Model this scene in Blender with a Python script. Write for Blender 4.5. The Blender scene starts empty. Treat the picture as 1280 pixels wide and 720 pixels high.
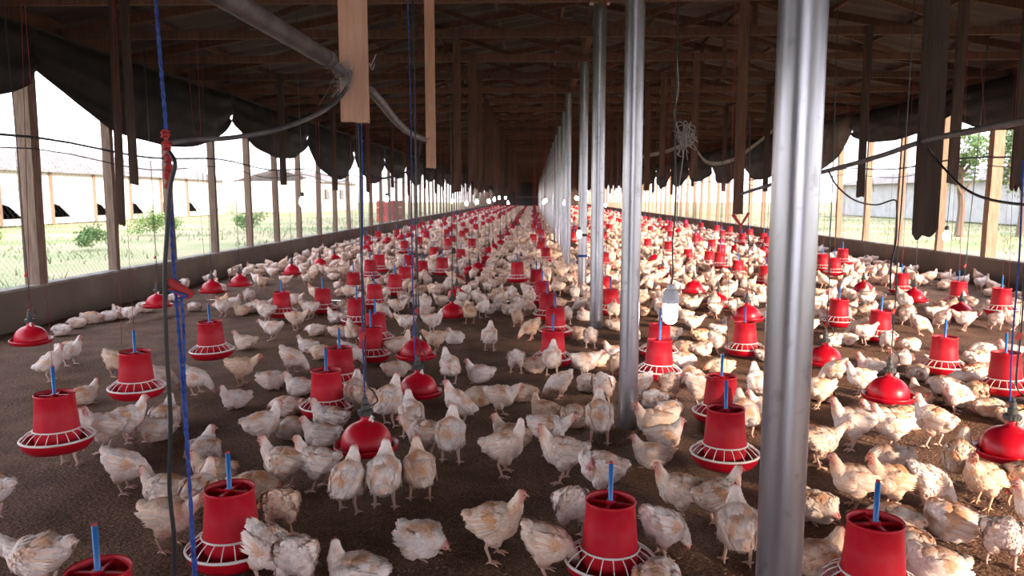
import bpy, bmesh, math, random
import numpy as np
from mathutils import Vector, Matrix, noise
from mathutils.bvhtree import BVHTree
PI = math.pi
S = bpy.context.scene
COL = S.collection
rnd = random.Random(7)

# ------------------------------------------------------------------ camera
F = 950.0; HOR = 246.0; VPX = 667.0; CH = 1.5
pitch = math.atan((360 - HOR) / F)
yaw = math.atan((VPX - 640) / F * math.cos(pitch))
cd = bpy.data.cameras.new('camera'); cam = bpy.data.objects.new('camera', cd); COL.objects.link(cam)
cd.sensor_width = 36; cd.lens = F / 1280 * 36; cd.clip_start = .05; cd.clip_end = 600
cam.location = (0, 0, CH); cam.rotation_euler = (PI / 2 - pitch, 0, yaw)
cd.dof.use_dof = True; cd.dof.focus_distance = 3.9; cd.dof.aperture_fstop = 4.5
S.camera = cam
RM = cam.rotation_euler.to_matrix()
def ray(px, py): return RM @ Vector(((px - 640) / F, -(py - 360) / F, -1))
def at(px, py, Y):
    r = ray(px, py); return Vector((0, 0, CH)) + r * (Y / r.y)
def gnd(px, py, z=0.0):
    r = ray(px, py); return Vector((0, 0, CH)) + r * ((z - CH) / r.z)

# ------------------------------------------------------------------ world, sun, exposure
w = bpy.data.worlds.new('world'); S.world = w; w.use_nodes = True
nt = w.node_tree; bg = nt.nodes['Background']
tc = nt.nodes.new('ShaderNodeTexCoord'); sp = nt.nodes.new('ShaderNodeSeparateXYZ'); rp = nt.nodes.new('ShaderNodeValToRGB')
nt.links.new(tc.outputs['Generated'], sp.inputs[0]); nt.links.new(sp.outputs['Z'], rp.inputs[0]); nt.links.new(rp.outputs[0], bg.inputs[0])
rp.color_ramp.elements[0].color = (.97, .94, 1, 1); rp.color_ramp.elements[1].color = (.62, .76, 1, 1)
bg.inputs[1].default_value = 1.6
sl = bpy.data.lights.new('sun', 'SUN'); so = bpy.data.objects.new('sun', sl); COL.objects.link(so)
SUN_TO = Vector((.66, -.75, .25)).normalized()
so.rotation_euler = SUN_TO.to_track_quat('Z', 'Y').to_euler(); so.location = (20, -20, 12)
sl.energy = 4.2; sl.color = (1, .78, .58); sl.angle = math.radians(5)
S.view_settings.view_transform = 'Standard'; S.view_settings.look = 'None'
S.view_settings.exposure = 1.68; S.view_settings.gamma = 1; S.view_settings.use_curve_mapping = False

# ------------------------------------------------------------------ materials
def mat(name, col, rough=.7, metal=0, spec=.5, nscale=0, ncol=None, namt=.5, bump=0, bscale=None, emis=0, stretch=None, coord='Object', rand=0, trans=0):
    m = bpy.data.materials.new(name); m.use_nodes = True; t = m.node_tree; b = t.nodes['Principled BSDF']
    b.inputs['Base Color'].default_value = (*col, 1); b.inputs['Roughness'].default_value = rough
    b.inputs['Metallic'].default_value = metal; b.inputs['Specular IOR Level'].default_value = spec
    if emis: b.inputs['Emission Color'].default_value = (*col, 1); b.inputs['Emission Strength'].default_value = emis
    if nscale or bump:
        tcn = t.nodes.new('ShaderNodeTexCoord'); mp = t.nodes.new('ShaderNodeMapping'); t.links.new(tcn.outputs[coord], mp.inputs[0])
        if stretch: mp.inputs['Scale'].default_value = stretch
    last = None
    if nscale:
        n = t.nodes.new('ShaderNodeTexNoise'); n.inputs['Scale'].default_value = nscale; n.inputs['Detail'].default_value = 6
        t.links.new(mp.outputs[0], n.inputs['Vector'])
        r = t.nodes.new('ShaderNodeValToRGB'); r.color_ramp.elements[0].position = .5 - namt / 2 + .1; r.color_ramp.elements[1].position = .5 + namt / 2 - .1 + .02
        r.color_ramp.elements[0].color = (*col, 1); r.color_ramp.elements[1].color = (*(ncol or col), 1)
        t.links.new(n.outputs[0], r.inputs[0]); last = r.outputs[0]; t.links.new(last, b.inputs['Base Color'])
    if rand:
        oi = t.nodes.new('ShaderNodeObjectInfo'); mr = t.nodes.new('ShaderNodeMapRange'); t.links.new(oi.outputs['Random'], mr.inputs[0])
        mr.inputs[3].default_value = 1 - rand; mr.inputs[4].default_value = 1 + rand
        h = t.nodes.new('ShaderNodeHueSaturation'); t.links.new(mr.outputs[0], h.inputs['Value'])
        if last: t.links.new(last, h.inputs['Color'])
        else: h.inputs['Color'].default_value = (*col, 1)
        t.links.new(h.outputs[0], b.inputs['Base Color'])
    if bump:
        n2 = t.nodes.new('ShaderNodeTexNoise'); n2.inputs['Scale'].default_value = bscale or nscale * 2; n2.inputs['Detail'].default_value = 8
        t.links.new(mp.outputs[0], n2.inputs['Vector'])
        bp = t.nodes.new('ShaderNodeBump'); bp.inputs['Strength'].default_value = bump; bp.inputs['Distance'].default_value = .02
        t.links.new(n2.outputs[0], bp.inputs['Height']); t.links.new(bp.outputs[0], b.inputs['Normal'])
    return m
M = {}
M['litter'] = mat('litter', (.125, .076, .058), .97, spec=.15, nscale=3.2, ncol=(.24, .142, .098), namt=.6, bump=.9, bscale=55)
t = M['litter'].node_tree; b = t.nodes['Principled BSDF']
n = t.nodes.new('ShaderNodeTexNoise'); n.inputs['Scale'].default_value = 90; n.inputs['Detail'].default_value = 8
r = t.nodes.new('ShaderNodeValToRGB'); r.color_ramp.elements[0].position = .35; r.color_ramp.elements[1].position = .72
r.color_ramp.elements[0].color = (.55, .55, .55, 1); r.color_ramp.elements[1].color = (1.55, 1.45, 1.35, 1)
mx = t.nodes.new('ShaderNodeMix'); mx.data_type = 'RGBA'; mx.blend_type = 'MULTIPLY'; mx.inputs[0].default_value = 1
src = b.inputs['Base Color'].links[0].from_socket
mpn = [q for q in t.nodes if q.bl_idname == 'ShaderNodeMapping'][0]
t.links.new(mpn.outputs[0], n.inputs['Vector']); t.links.new(n.outputs[0], r.inputs[0]); t.links.new(src, mx.inputs[6]); t.links.new(r.outputs[0], mx.inputs[7]); t.links.new(mx.outputs[2], b.inputs['Base Color'])
M['shaving'] = mat('shaving', (.30, .19, .12), .9, nscale=3, ncol=(.12, .075, .05), rand=0)
M['plaster'] = mat('plaster', (.22, .165, .135), .95, spec=.2, nscale=1.4, ncol=(.13, .098, .08), namt=.7, bump=.4, bscale=14)
M['sill'] = mat('sill', (.34, .30, .26), .95, nscale=6, ncol=(.18, .15, .13), bump=.4, bscale=30)
WS = (6, 6, .6)
M['wood'] = mat('wood', (.125, .058, .034), .85, nscale=5, ncol=(.065, .028, .017), namt=.6, bump=.3, bscale=20, stretch=WS, rand=.3)
M['wood_pale'] = mat('wood_pale', (.66, .38, .26), .8, nscale=7, ncol=(.50, .27, .175), namt=.6, bump=.35, bscale=30, stretch=WS, rand=.08)
M['wood_grey'] = mat('wood_grey', (.27, .185, .135), .9, nscale=5, ncol=(.12, .08, .06), namt=.6, bump=.4, bscale=24, stretch=WS, rand=.2)
M['wood_post'] = mat('wood_post', (.40, .26, .18), .9, nscale=5, ncol=(.24, .15, .10), namt=.6, bump=.4, bscale=24, stretch=WS, rand=.2)
M['wood_dark'] = mat('wood_dark', (.07, .042, .03), .9, nscale=5, ncol=(.03, .018, .013), namt=.6, bump=.4, bscale=24, stretch=WS, rand=.2)
M['roof'] = mat('roof', (.085, .066, .06), .8, nscale=1.3, ncol=(.03, .019, .015), namt=.8, rand=.3)
M['tarp'] = mat('tarp', (.016, .014, .015), .6, spec=.35, nscale=2.5, ncol=(.045, .036, .033), namt=.7, bump=.5, bscale=9)
M['tarp_old'] = mat('tarp_old', (.19, .165, .14), .9, nscale=2, ncol=(.07, .055, .05), namt=.7, bump=.5, bscale=9)
M['steel'] = mat('steel', (.54, .54, .585), .33, metal=.95, nscale=3, ncol=(.27, .27, .30), namt=.6, bump=.03, bscale=30, stretch=(3, 3, .5))
t = M['steel'].node_tree; b = t.nodes['Principled BSDF']
vn = t.nodes.new('ShaderNodeTexNoise'); vn.inputs['Scale'].default_value = 16; vn.inputs['Detail'].default_value = 4
rr = t.nodes.new('ShaderNodeValToRGB'); rr.color_ramp.elements[0].position = .60; rr.color_ramp.elements[1].position = .70
rr.color_ramp.elements[0].color = (0, 0, 0, 1); rr.color_ramp.elements[1].color = (1, 1, 1, 1)
tcn = [q for q in t.nodes if q.bl_idname == 'ShaderNodeTexCoord'][0]
t.links.new(tcn.outputs['Object'], vn.inputs['Vector']); t.links.new(vn.outputs[0], rr.inputs[0])
mx = t.nodes.new('ShaderNodeMix'); mx.data_type = 'RGBA'; mx.inputs[7].default_value = (.10, .085, .075, 1)
src = b.inputs['Base Color'].links[0].from_socket
ml = t.nodes.new('ShaderNodeMath'); ml.operation = 'MULTIPLY'; ml.inputs[1].default_value = .32
t.links.new(rr.outputs[0], ml.inputs[0]); t.links.new(ml.outputs[0], mx.inputs[0]); t.links.new(src, mx.inputs[6]); t.links.new(mx.outputs[2], b.inputs['Base Color'])
M['red'] = mat('red', (.52, .004, .018), .36, spec=.35, nscale=11, ncol=(.43, .005, .018), namt=.7, rand=.14)
M['red_dusty'] = mat('red_dusty', (.46, .004, .017), .47, spec=.3, nscale=26, ncol=(.46, .016, .028), namt=.5, bump=.05, bscale=60, rand=.12)
M['white_plastic'] = mat('white_plastic', (.78, .72, .68), .5)
M['blue'] = mat('blue', (.015, .14, .42), .4, rand=.1)
M['redcap'] = mat('redcap', (.45, .03, .03), .6)
M['valve'] = mat('valve', (.035, .035, .038), .5, nscale=40, ncol=(.09, .085, .08), namt=.5)
M['grey_plastic'] = mat('grey_plastic', (.42, .42, .44), .5)
M['cord_red'] = mat('cord_red', (.20, .014, .018), .8)
M['cord_dark'] = mat('cord_dark', (.02, .02, .028), .6)
M['cord_blue'] = mat('cord_blue', (.02, .05, .25), .85, nscale=60, ncol=(.04, .09, .34), namt=.3)
M['cord_grey'] = mat('cord_grey', (.28, .26, .25), .8)
M['pipe'] = mat('pipe', (.055, .05, .058), .6, nscale=10, ncol=(.15, .135, .135), namt=.5, bump=.3, bscale=40)
M['black'] = mat('black', (.012, .012, .014), .45)
M['bulb'] = mat('bulb', (1, .93, .84), .4, emis=45)
M['lampbody'] = mat('lampbody', (.62, .63, .68), .4)
M['web'] = mat('web', (.30, .27, .25), .95)
M['grass_gnd'] = mat('grass_gnd', (.19, .23, .10), .95, spec=.1, nscale=.22, ncol=(.42, .31, .20), namt=.5, bump=.5, bscale=6, coord='Object')
M['grass'] = mat('grass', (.17, .23, .09), .9, nscale=1.5, ncol=(.30, .29, .15))
M['leaf'] = mat('leaf', (.07, .15, .035), .8, nscale=2, ncol=(.15, .22, .06))
M['bark'] = mat('bark', (.16, .11, .08), .95)
M['house_white'] = mat('house_white', (.62, .60, .56), .9, nscale=1.2, ncol=(.5, .46, .42), namt=.6)
M['house_grey'] = mat('house_grey', (.42, .42, .41), .9, nscale=1.5, ncol=(.33, .33, .33))
M['house_roof'] = mat('house_roof', (.55, .50, .47), .9, nscale=3, ncol=(.25, .20, .18))
M['house_dark'] = mat('house_dark', (.06, .055, .055), .8)
M['brick'] = mat('brick', (.42, .06, .05), .9, rand=.2)
M['wire'] = mat('wire', (.20, .19, .18), .5, metal=.3)
# plumage: colour attribute 'Col' (the bird's own colours) + fine variation
def plum(name):
    m = bpy.data.materials.new(name); m.use_nodes = True; t = m.node_tree; b = t.nodes['Principled BSDF']
    a = t.nodes.new('ShaderNodeAttribute'); a.attribute_name = 'Col'
    oi = t.nodes.new('ShaderNodeObjectInfo'); r = t.nodes.new('ShaderNodeValToRGB')
    cr = r.color_ramp; cr.elements[0].color = (1.0, .98, .97, 1); cr.elements[1].color = (.92, .76, .60, 1); cr.elements[1].position = 1
    e = cr.elements.new(.5); e.color = (1.0, .97, .94, 1); e = cr.elements.new(.8); e.color = (.96, .87, .77, 1)
    t.links.new(oi.outputs['Alpha'], r.inputs[0])
    mx = t.nodes.new('ShaderNodeMix'); mx.data_type = 'RGBA'; mx.blend_type = 'MULTIPLY'; mx.inputs[0].default_value = 1
    t.links.new(a.outputs['Color'], mx.inputs[6]); t.links.new(r.outputs[0], mx.inputs[7])
    t.links.new(mx.outputs[2], b.inputs['Base Color']); b.inputs['Roughness'].default_value = .85; b.inputs['Specular IOR Level'].default_value = .2
    tcn = t.nodes.new('ShaderNodeTexCoord'); n = t.nodes.new('ShaderNodeTexNoise'); n.inputs['Scale'].default_value = 90; n.inputs['Detail'].default_value = 4
    t.links.new(tcn.outputs['Object'], n.inputs['Vector']); bp = t.nodes.new('ShaderNodeBump'); bp.inputs['Strength'].default_value = .5; bp.inputs['Distance'].default_value = .004
    t.links.new(n.outputs[0], bp.inputs['Height']); t.links.new(bp.outputs[0], b.inputs['Normal'])
    return m
M['plumage'] = plum('plumage')

# ------------------------------------------------------------------ mesh helpers
def mesh_from(name, bm, material, smooth=False):
    me = bpy.data.meshes.new(name); bm.to_mesh(me); bm.free()
    if material: me.materials.append(M[material] if isinstance(material, str) else material)
    if smooth: me.shade_smooth()
    return me
def link(name, me, parent=None, loc=None, rot=None):
    o = bpy.data.objects.new(name, me); COL.objects.link(o)
    if parent: o.parent = parent
    if loc is not None: o.location = loc
    if rot is not None: o.rotation_euler = rot
    return o
def obj(name, bm, material, parent=None, loc=None, rot=None, smooth=False):
    return link(name, mesh_from(name, bm, material, smooth), parent, loc, rot)
def tag(o, label=None, cat=None, group=None, kind=None):
    if label: o['label'] = label
    if cat: o['category'] = cat
    if group: o['group'] = group
    if kind: o['kind'] = kind
    return o
def empty(name, loc, rz=0):
    o = bpy.data.objects.new(name, None); COL.objects.link(o); o.location = loc; o.rotation_euler = (0, 0, rz); o.empty_display_size = .1
    return o
def box(bm, c, s, rot=None, bev=0):
    mtx = Matrix.Translation(c) @ (rot.to_4x4() if rot else Matrix()) @ Matrix.Diagonal((*s, 1))
    return bmesh.ops.create_cube(bm, size=1, matrix=mtx)
def tube(bm, pts, rad, n=8, cap=True):
    pts = [Vector(p) for p in pts]; rings = []
    up0 = None
    for i, p in enumerate(pts):
        d = (pts[min(i + 1, len(pts) - 1)] - pts[max(i - 1, 0)]).normalized()
        if up0 is None: up0 = d.orthogonal().normalized()
        u = (up0 - d * up0.dot(d))
        u = u.normalized() if u.length > 1e-5 else d.orthogonal().normalized()
        up0 = u; v = d.cross(u); r = rad[i] if isinstance(rad, (list, tuple)) else rad
        rings.append([bm.verts.new(p + (u * math.cos(2 * PI * k / n) + v * math.sin(2 * PI * k / n)) * r) for k in range(n)])
    for a, b_ in zip(rings, rings[1:]):
        for k in range(n): bm.faces.new((a[k], a[(k + 1) % n], b_[(k + 1) % n], b_[k]))
    if cap: bm.faces.new(rings[0][::-1]); bm.faces.new(rings[-1])
def lathe(bm, prof, n=32, close=False):
    rings = [[bm.verts.new((r * math.cos(2 * PI * k / n), r * math.sin(2 * PI * k / n), z)) for k in range(n)] for r, z in prof]
    for a, b_ in zip(rings, rings[1:]):
        for k in range(n): bm.faces.new((a[k], a[(k + 1) % n], b_[(k + 1) % n], b_[k]))
    if close: bm.faces.new(rings[0][::-1]); bm.faces.new(rings[-1])
def torus(bm, R, r, z, n=36, m=6):
    rings = []
    for k in range(n):
        a = 2 * PI * k / n
        rings.append([bm.verts.new(((R + r * math.cos(2 * PI * j / m)) * math.cos(a), (R + r * math.cos(2 * PI * j / m)) * math.sin(a), z + r * math.sin(2 * PI * j / m))) for j in range(m)])
    for k in range(n):
        for j in range(m): bm.faces.new((rings[k][j], rings[(k + 1) % n][j], rings[(k + 1) % n][(j + 1) % m], rings[k][(j + 1) % m]))
def spline(pts, n=8):
    pts = [Vector(p) for p in pts]; out = []
    for i in range(len(pts) - 1):
        p0 = pts[max(i - 1, 0)]; p1 = pts[i]; p2 = pts[i + 1]; p3 = pts[min(i + 2, len(pts) - 1)]
        for k in range(n):
            t_ = k / n; out.append(.5 * ((2 * p1) + (p2 - p0) * t_ + (2 * p0 - 5 * p1 + 4 * p2 - p3) * t_ ** 2 + (3 * p1 - p0 - 3 * p2 + p3) * t_ ** 3))
    out.append(pts[-1]); return out
ORD = ['first', 'second', 'third', 'fourth', 'fifth', 'sixth', 'seventh', 'eighth', 'ninth', 'tenth', 'eleventh', 'twelfth', 'thirteenth', 'fourteenth', 'fifteenth', 'sixteenth', 'seventeenth', 'eighteenth', 'nineteenth', 'twentieth']
def ordn(i): return ORD[i] if i < 20 else None

# ------------------------------------------------------------------ dimensions
XL, XR, XC = -5.85, 7.75, .74
Y0, Y1 = -9.0, 112.0
EZ, RZ = 3.5, 4.75          # eave and ridge heights
WH = .45
BAY = 1.7
def roofz(x): return EZ + (RZ - EZ) * (1 - abs(x - XC) / (XR - XC))

# ------------------------------------------------------------------ floor and litter
bm = bmesh.new()
def grid(bm, x0, x1, y0, y1, nx, ny, f):
    vs = [[bm.verts.new((x0 + (x1 - x0) * i / nx, y0 + (y1 - y0) * j / ny, 0)) for i in range(nx + 1)] for j in range(ny + 1)]
    for row in vs:
        for v in row: v.co.z = f(v.co.x, v.co.y)
    for j in range(ny):
        for i in range(nx): bm.faces.new((vs[j][i], vs[j][i + 1], vs[j + 1][i + 1], vs[j + 1][i]))
def litz(x, y): return .014 * noise.noise(Vector((x * 1.3, y * 1.3, 0))) + .007 * noise.noise(Vector((x * 6, y * 6, 3))) - .012
grid(bm, XL, XR, 1.5, 11, 230, 170, litz)
grid(bm, XL, XR, 11, Y1, 40, 80, lambda x, y: litz(x, y) if y < 11.01 else -.01)
grid(bm, XL, XR, Y0, 1.5, 20, 12, lambda x, y: -.01)
tag(obj('floor', bm, 'litter', smooth=True), kind='structure')
# wood shavings and crumbs lying on the litter
N = 9000; vs = []; fs = []
for i in range(N):
    py = 290 + 440 * rnd.random() ** .8; p = gnd(rnd.uniform(-40, 1320), py)
    if not (XL + .1 < p.x < XR - .1 and p.y < 16): continue
    a = rnd.random() * PI; l = rnd.uniform(.003, .012); ww = l * rnd.uniform(.2, .6); z = litz(p.x, p.y) + .002
    d = Vector((math.cos(a), math.sin(a), rnd.uniform(-.2, .2))) * l; s_ = Vector((-math.sin(a), math.cos(a), 0)) * ww; k = len(vs)
    c = Vector((p.x, p.y, z + .002))
    vs += [c - d, c + s_ + Vector((0, 0, .002)), c + d, c - s_, c + Vector((0, 0, .004))]; fs += [(k, k + 1, k + 4), (k + 1, k + 2, k + 4), (k + 2, k + 3, k + 4), (k + 3, k, k + 4)]
me = bpy.data.meshes.new('wood_shavings'); me.from_pydata(vs, [], fs); me.materials.append(M['shaving'])
tag(link('wood_shavings', me), 'brown wood shavings and crumbs strewn over the litter floor', 'litter', kind='stuff')

# ------------------------------------------------------------------ low side walls, end wall
for nm, x, sx in (('wall_left', XL, -1), ('wall_right', XR, 1)):
    bm = bmesh.new(); ny = 120; vsL = []
    for j in range(ny + 1):
        y = Y0 + (Y1 - Y0) * j / ny; h = WH + .012 * noise.noise(Vector((x, y * .9, 0)))
        xs = (x, x, x + sx * .16, x + sx * .16)
        vsL.append([bm.verts.new((xs[0], y, -.1)), bm.verts.new((xs[1], y, h)), bm.verts.new((xs[2], y, h)), bm.verts.new((xs[3], y, -.1))])
    for a, c in zip(vsL, vsL[1:]):
        for k in range(3): bm.faces.new((a[k], a[k + 1], c[k + 1], c[k]) if sx < 0 else (a[k], c[k], c[k + 1], a[k + 1]))
    wl = tag(obj(nm, bm, 'plaster'), kind='structure')
    bm = bmesh.new(); pr = None
    for j in range(ny * 2 + 1):
        y = Y0 + (Y1 - Y0) * j / ny / 2; h = WH + .012 * noise.noise(Vector((x, y * .9, 0))) + .004; e = .012 * noise.noise(Vector((x, y * 3, 5)))
        q = [bm.verts.new((x - sx * (.015 + e), y, h - .012)), bm.verts.new((x - sx * (.012 + e), y, h + .016)), bm.verts.new((x + sx * .17, y, h + .016)), bm.verts.new((x + sx * .17, y, h - .012))]
        if pr:
            for k in range(3): bm.faces.new((pr[k], pr[k + 1], q[k + 1], q[k]))
        pr = q
    obj('coping', bm, 'sill', wl)
bm = bmesh.new(); box(bm, (XC, Y1 + .1, 2.4), (XR - XL, .2, 5)); wb = tag(obj('wall_back', bm, 'wood_dark'), kind='structure')
bm = bmesh.new(); box(bm, ((XL - 2.6) / 2, Y0 - .1, 2.2), (-2.6 - XL, .2, 4.6)); box(bm, ((XR + 4.4) / 2, Y0 - .1, 2.2), (XR - 4.4, .2, 4.6)); box(bm, (.9, Y0 - .1, 4.05), (7.0, .2, 1.3)); tag(obj('wall_front_unseen', bm, 'wood_dark'), kind='structure')  # unseen end wall added behind the camera to cut the foreground light
bm = bmesh.new(); box(bm, (-.3, Y1 - .1, 2.1), (4.4, .1, 4.2)); dr = tag(obj('door_1', bm, 'tarp'), kind='structure')
bm = bmesh.new(); box(bm, (-.3, Y1 - .2, 1.45), (4.4, .08, .12)); obj('cross_bar', bm, 'wood_grey', dr)

# ------------------------------------------------------------------ ceiling: sheets, purlins, trusses
ceil = empty('ceiling', (XC, 0, EZ)); tag(ceil, kind='structure')
def child(name, me, parent, loc, rot=None):
    o = link(name, me, parent); o.location = Vector(loc) - parent.location
    if rot: o.rotation_euler = rot
    return o
slope = math.atan2(RZ - EZ, XR - XC); half = math.hypot(RZ - EZ, XR - XC) + .25
bm = bmesh.new(); LY = 2 * BAY * 2; nx = 48       # corrugated sheet, ridges run down the slope
prev = None
for i in range(nx + 1):
    y = LY * i / nx; z = .02 * math.cos(i * PI / 2)
    q = (bm.verts.new((0, y, z)), bm.verts.new((half / 2 + .1, y, z)))
    if prev: bm.faces.new((prev[0], prev[1], q[1], q[0]))
    prev = q
sheet = mesh_from('roof_sheet', bm, 'roof')
ys = [Y0 - .5 + LY * k for k in range(int((Y1 - Y0) / LY) + 1)]
bm = bmesh.new(); box(bm, (XL - .14, (Y0 + Y1) / 2, 3.58), (.03, Y1 - Y0, .46)); box(bm, (XR + .14, (Y0 + Y1) / 2, 3.58), (.03, Y1 - Y0, .46)); fo = obj('fascia_board', bm, 'wood', ceil); fo.location = -ceil.location  # boards added along both eaves to stop light leaking in
bm = bmesh.new(); box(bm, (XC, (Y0 + Y1) / 2, RZ + .19), (.7, Y1 - Y0, .05)); fo = obj('ridge_cap', bm, 'roof', ceil); fo.location = -ceil.location  # box added over the ridge to close bright gaps between sheets
for k, y in enumerate(ys):
    for sgn in (-1, 1):
        for part in (0, 1):
            d0 = part * half / 2; ang = slope if sgn > 0 else PI - slope
            c = Vector((XC + sgn * math.cos(slope) * d0, y, RZ + .13 - math.sin(slope) * d0 + (.0 if part else .02)))
            o = child('roof_sheet', sheet, ceil, c); o.rotation_euler = (0, ang, 0)
            if sgn < 0: o.rotation_euler = (0, PI - slope, 0)
pl = bmesh.new(); box(pl, (0, LY / 2, 0), (.05, LY, .07)); pur = mesh_from('purlin', pl, 'wood')
for y in ys[::1]:
    for sgn in (-1, 1):
        for q in range(7):
            d0 = .25 + q * 1.12
            child('purlin', pur, ceil, (XC + sgn * math.cos(slope) * d0, y, RZ + .06 - math.sin(slope) * d0), (0, sgn * slope, 0))
rb_ = bmesh.new(); box(rb_, (0, LY / 2, 0), (.09, LY, .14)); rbm = mesh_from('ridge_beam', rb_, 'wood')
wpb = bmesh.new(); box(wpb, (0, LY / 2, 0), (.07, LY, .12)); wpm = mesh_from('wall_plate', wpb, 'wood')
TZ = 3.78
for y in ys:
    child('ridge_beam', rbm, ceil, (XC, y, TZ - .13))
    child('wall_plate', wpm, ceil, (XL - .05, y, EZ - .12)); child('wall_plate', wpm, ceil, (XR + .05, y, EZ - .12))
def beam_mesh(name, L, w_, h_, m='wood', wob=.008):
    bm = bmesh.new(); pv = None; n_ = 8
    for i in range(n_ + 1):
        x = L * i / n_; oy = wob * noise.noise(Vector((x * 1.7, L, w_ * 40))); oz = wob * noise.noise(Vector((x * 1.3, L + 4, w_ * 40)))
        q = [bm.verts.new((x, oy + a * w_ / 2, oz + c * h_ / 2)) for a, c in ((-1, -1), (1, -1), (1, 1), (-1, 1))]
        if pv:
            for k in range(4): bm.faces.new((pv[k], pv[(k + 1) % 4], q[(k + 1) % 4], q[k]))
        else: bm.faces.new(q[::-1])
        pv = q
    bm.faces.new(pv); return mesh_from(name, bm, m)
ML = Matrix
raf = beam_mesh('rafter', half, .05, .11); tie = beam_mesh('tie_beam', XR - XL + .1, .05, .10, wob=.02)
webs = {}
def between(name, a, b_, parent, w_=.04, h_=.07, m='wood'):
    a = Vector(a); b_ = Vector(b_); L = round((b_ - a).length, 2); key = (L, w_, h_, m)
    if key not in webs: webs[key] = beam_mesh(name, L, w_, h_, m)
    d = (b_ - a).normalized(); o = link(name, webs[key], parent); o.location = a - (parent.location if parent else Vector())
    o.rotation_euler = (0, -math.asin(d.z), math.atan2(d.y, d.x)); return o
TIE = 3.52
trY = [2.87 - BAY * 6 + BAY * k for k in range(70)]
def snap(y):
    return min(trY, key=lambda q: abs(q - y)) - .042
for k, y in enumerate(trY):
    child('tie_beam', tie, ceil, (XL - .05, y, TIE + rnd.uniform(-.02, .02)))
    child('rafter', raf, ceil, (XC, y + .05, RZ - .02), (0, slope, 0)); o = child('rafter', raf, ceil, (XC, y + .05, RZ - .02), (0, slope, PI))
    if 3 < k < 48:
        for sgn in (-1, 1):
            between('strut', (XC + sgn * .05, y - .03, TIE), (XC + sgn * 2.4, y - .03, roofz(XC + 2.4) - .05), ceil)
            between('strut', (XC + sgn * 4.5, y - .03, TIE), (XC + sgn * 2.4, y - .03, roofz(XC + 2.4) - .05), ceil)
            between('upright', (XC + sgn * 2.4, y - .06, TIE), (XC + sgn * 2.4, y - .06, roofz(XC + 2.4)), ceil)

# ------------------------------------------------------------------ steel posts
posts = [(.72, 2.13, .128), (.63, 4.93, .124), (.73, 8.75, .15), (.78, 12.1, .14), (.70, 15.7, .13)] + [(.74, 15.7 + 3.4 * k, .13) for k in range(1, 28)]
for i, (x, y, d) in enumerate(posts):
    p = empty('steel_post', (x, y, -.05))
    bm = bmesh.new(); n_ = 40 if i < 4 else 16
    top = TZ - .1 if i > 1 else TZ - .1
    lathe(bm, [(d / 2, z_) for z_ in np.linspace(0, top, 14)], n_)
    obj('pipe', bm, 'steel', p, smooth=True)
    bm = bmesh.new(); box(bm, (0, 0, top + .01), (d * 1.5, d * 1.5, .02)); obj('cap_plate', bm, 'steel', p)
    if i == 0: lb = 'large galvanised steel post in the right foreground, nearest the camera'
    elif i < 7: lb = 'galvanised steel post in the central row, %s from the camera' % ordn(i)
    else: lb = 'thin looking far steel post deep in the central row of posts'
    tag(p, lb, 'post', 'steel posts along the middle')
    if i == 3:
        for z_, m_ in ((.95, 'black'), (.62, 'cord_blue')):
            bm = bmesh.new(); lathe(bm, [(d / 2 + .004, z_ - .02), (d / 2 + .01, z_), (d / 2 + .004, z_ + .02)], 16); obj('strap', bm, m_, p)
# first post: rust specks and dents read from the material; small rivet holes
pcols = [(x, y, .17) for x, y, d in posts]

# ------------------------------------------------------------------ wooden wall posts
pb = {}
def wood_post_mesh(i, m, w_=.1, d_=.07):
    bm = bmesh.new(); pv = None; top = EZ - .15 - WH
    for j in range(9):
        z = top * j / 8; ox = .015 * noise.noise(Vector((z * .8, i * 7, 0))); oy = .018 * noise.noise(Vector((z * .8, i * 7, 9)))
        q = [bm.verts.new((ox + a * d_ / 2, oy + c * w_ / 2, z)) for a, c in ((-1, -1), (1, -1), (1, 1), (-1, 1))]
        if pv:
            for k in range(4): bm.faces.new((pv[k], pv[(k + 1) % 4], q[(k + 1) % 4], q[k]))
        else: bm.faces.new(q[::-1])
        pv = q
    bm.faces.new(pv); return mesh_from('wooden_post', bm, m)
pmL = [wood_post_mesh(i, 'wood_grey', .09, .12) for i in range(4)]; pmR = [wood_post_mesh(i + 4, 'wood_post', .09, .12) for i in range(4)]
for side, x, y0, step, pm in (('left', XL - .08, 8.86, 1.72, pmL), ('right', XR + .08, 13.3, 1.62, pmR)):
    k0 = -9
    for k in range(k0, 60):
        y = y0 + step * k + (rnd.uniform(-.05, .05) if k > 0 else 0)
        if y > Y1 or y < Y0 or (k < 0 and k < -4 and k % 2): continue
        o = link('wooden_post', pm[k % 4], None, (x, y, WH + .01), (0, rnd.uniform(-.012, .012), 0))
        if k == 0: o.scale = (1.5, 1.7, 1)
        if 0 <= k < 14: lb = 'wooden post on the %s wall, %s one from the camera in view' % (side, ordn(k))
        elif k < 0: lb = 'near wooden post on the %s wall just outside the picture' % side
        else: lb = 'slim wooden post far down the %s wall' % side
        tag(o, lb, 'post', 'wooden posts on the %s wall' % side)

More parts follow.
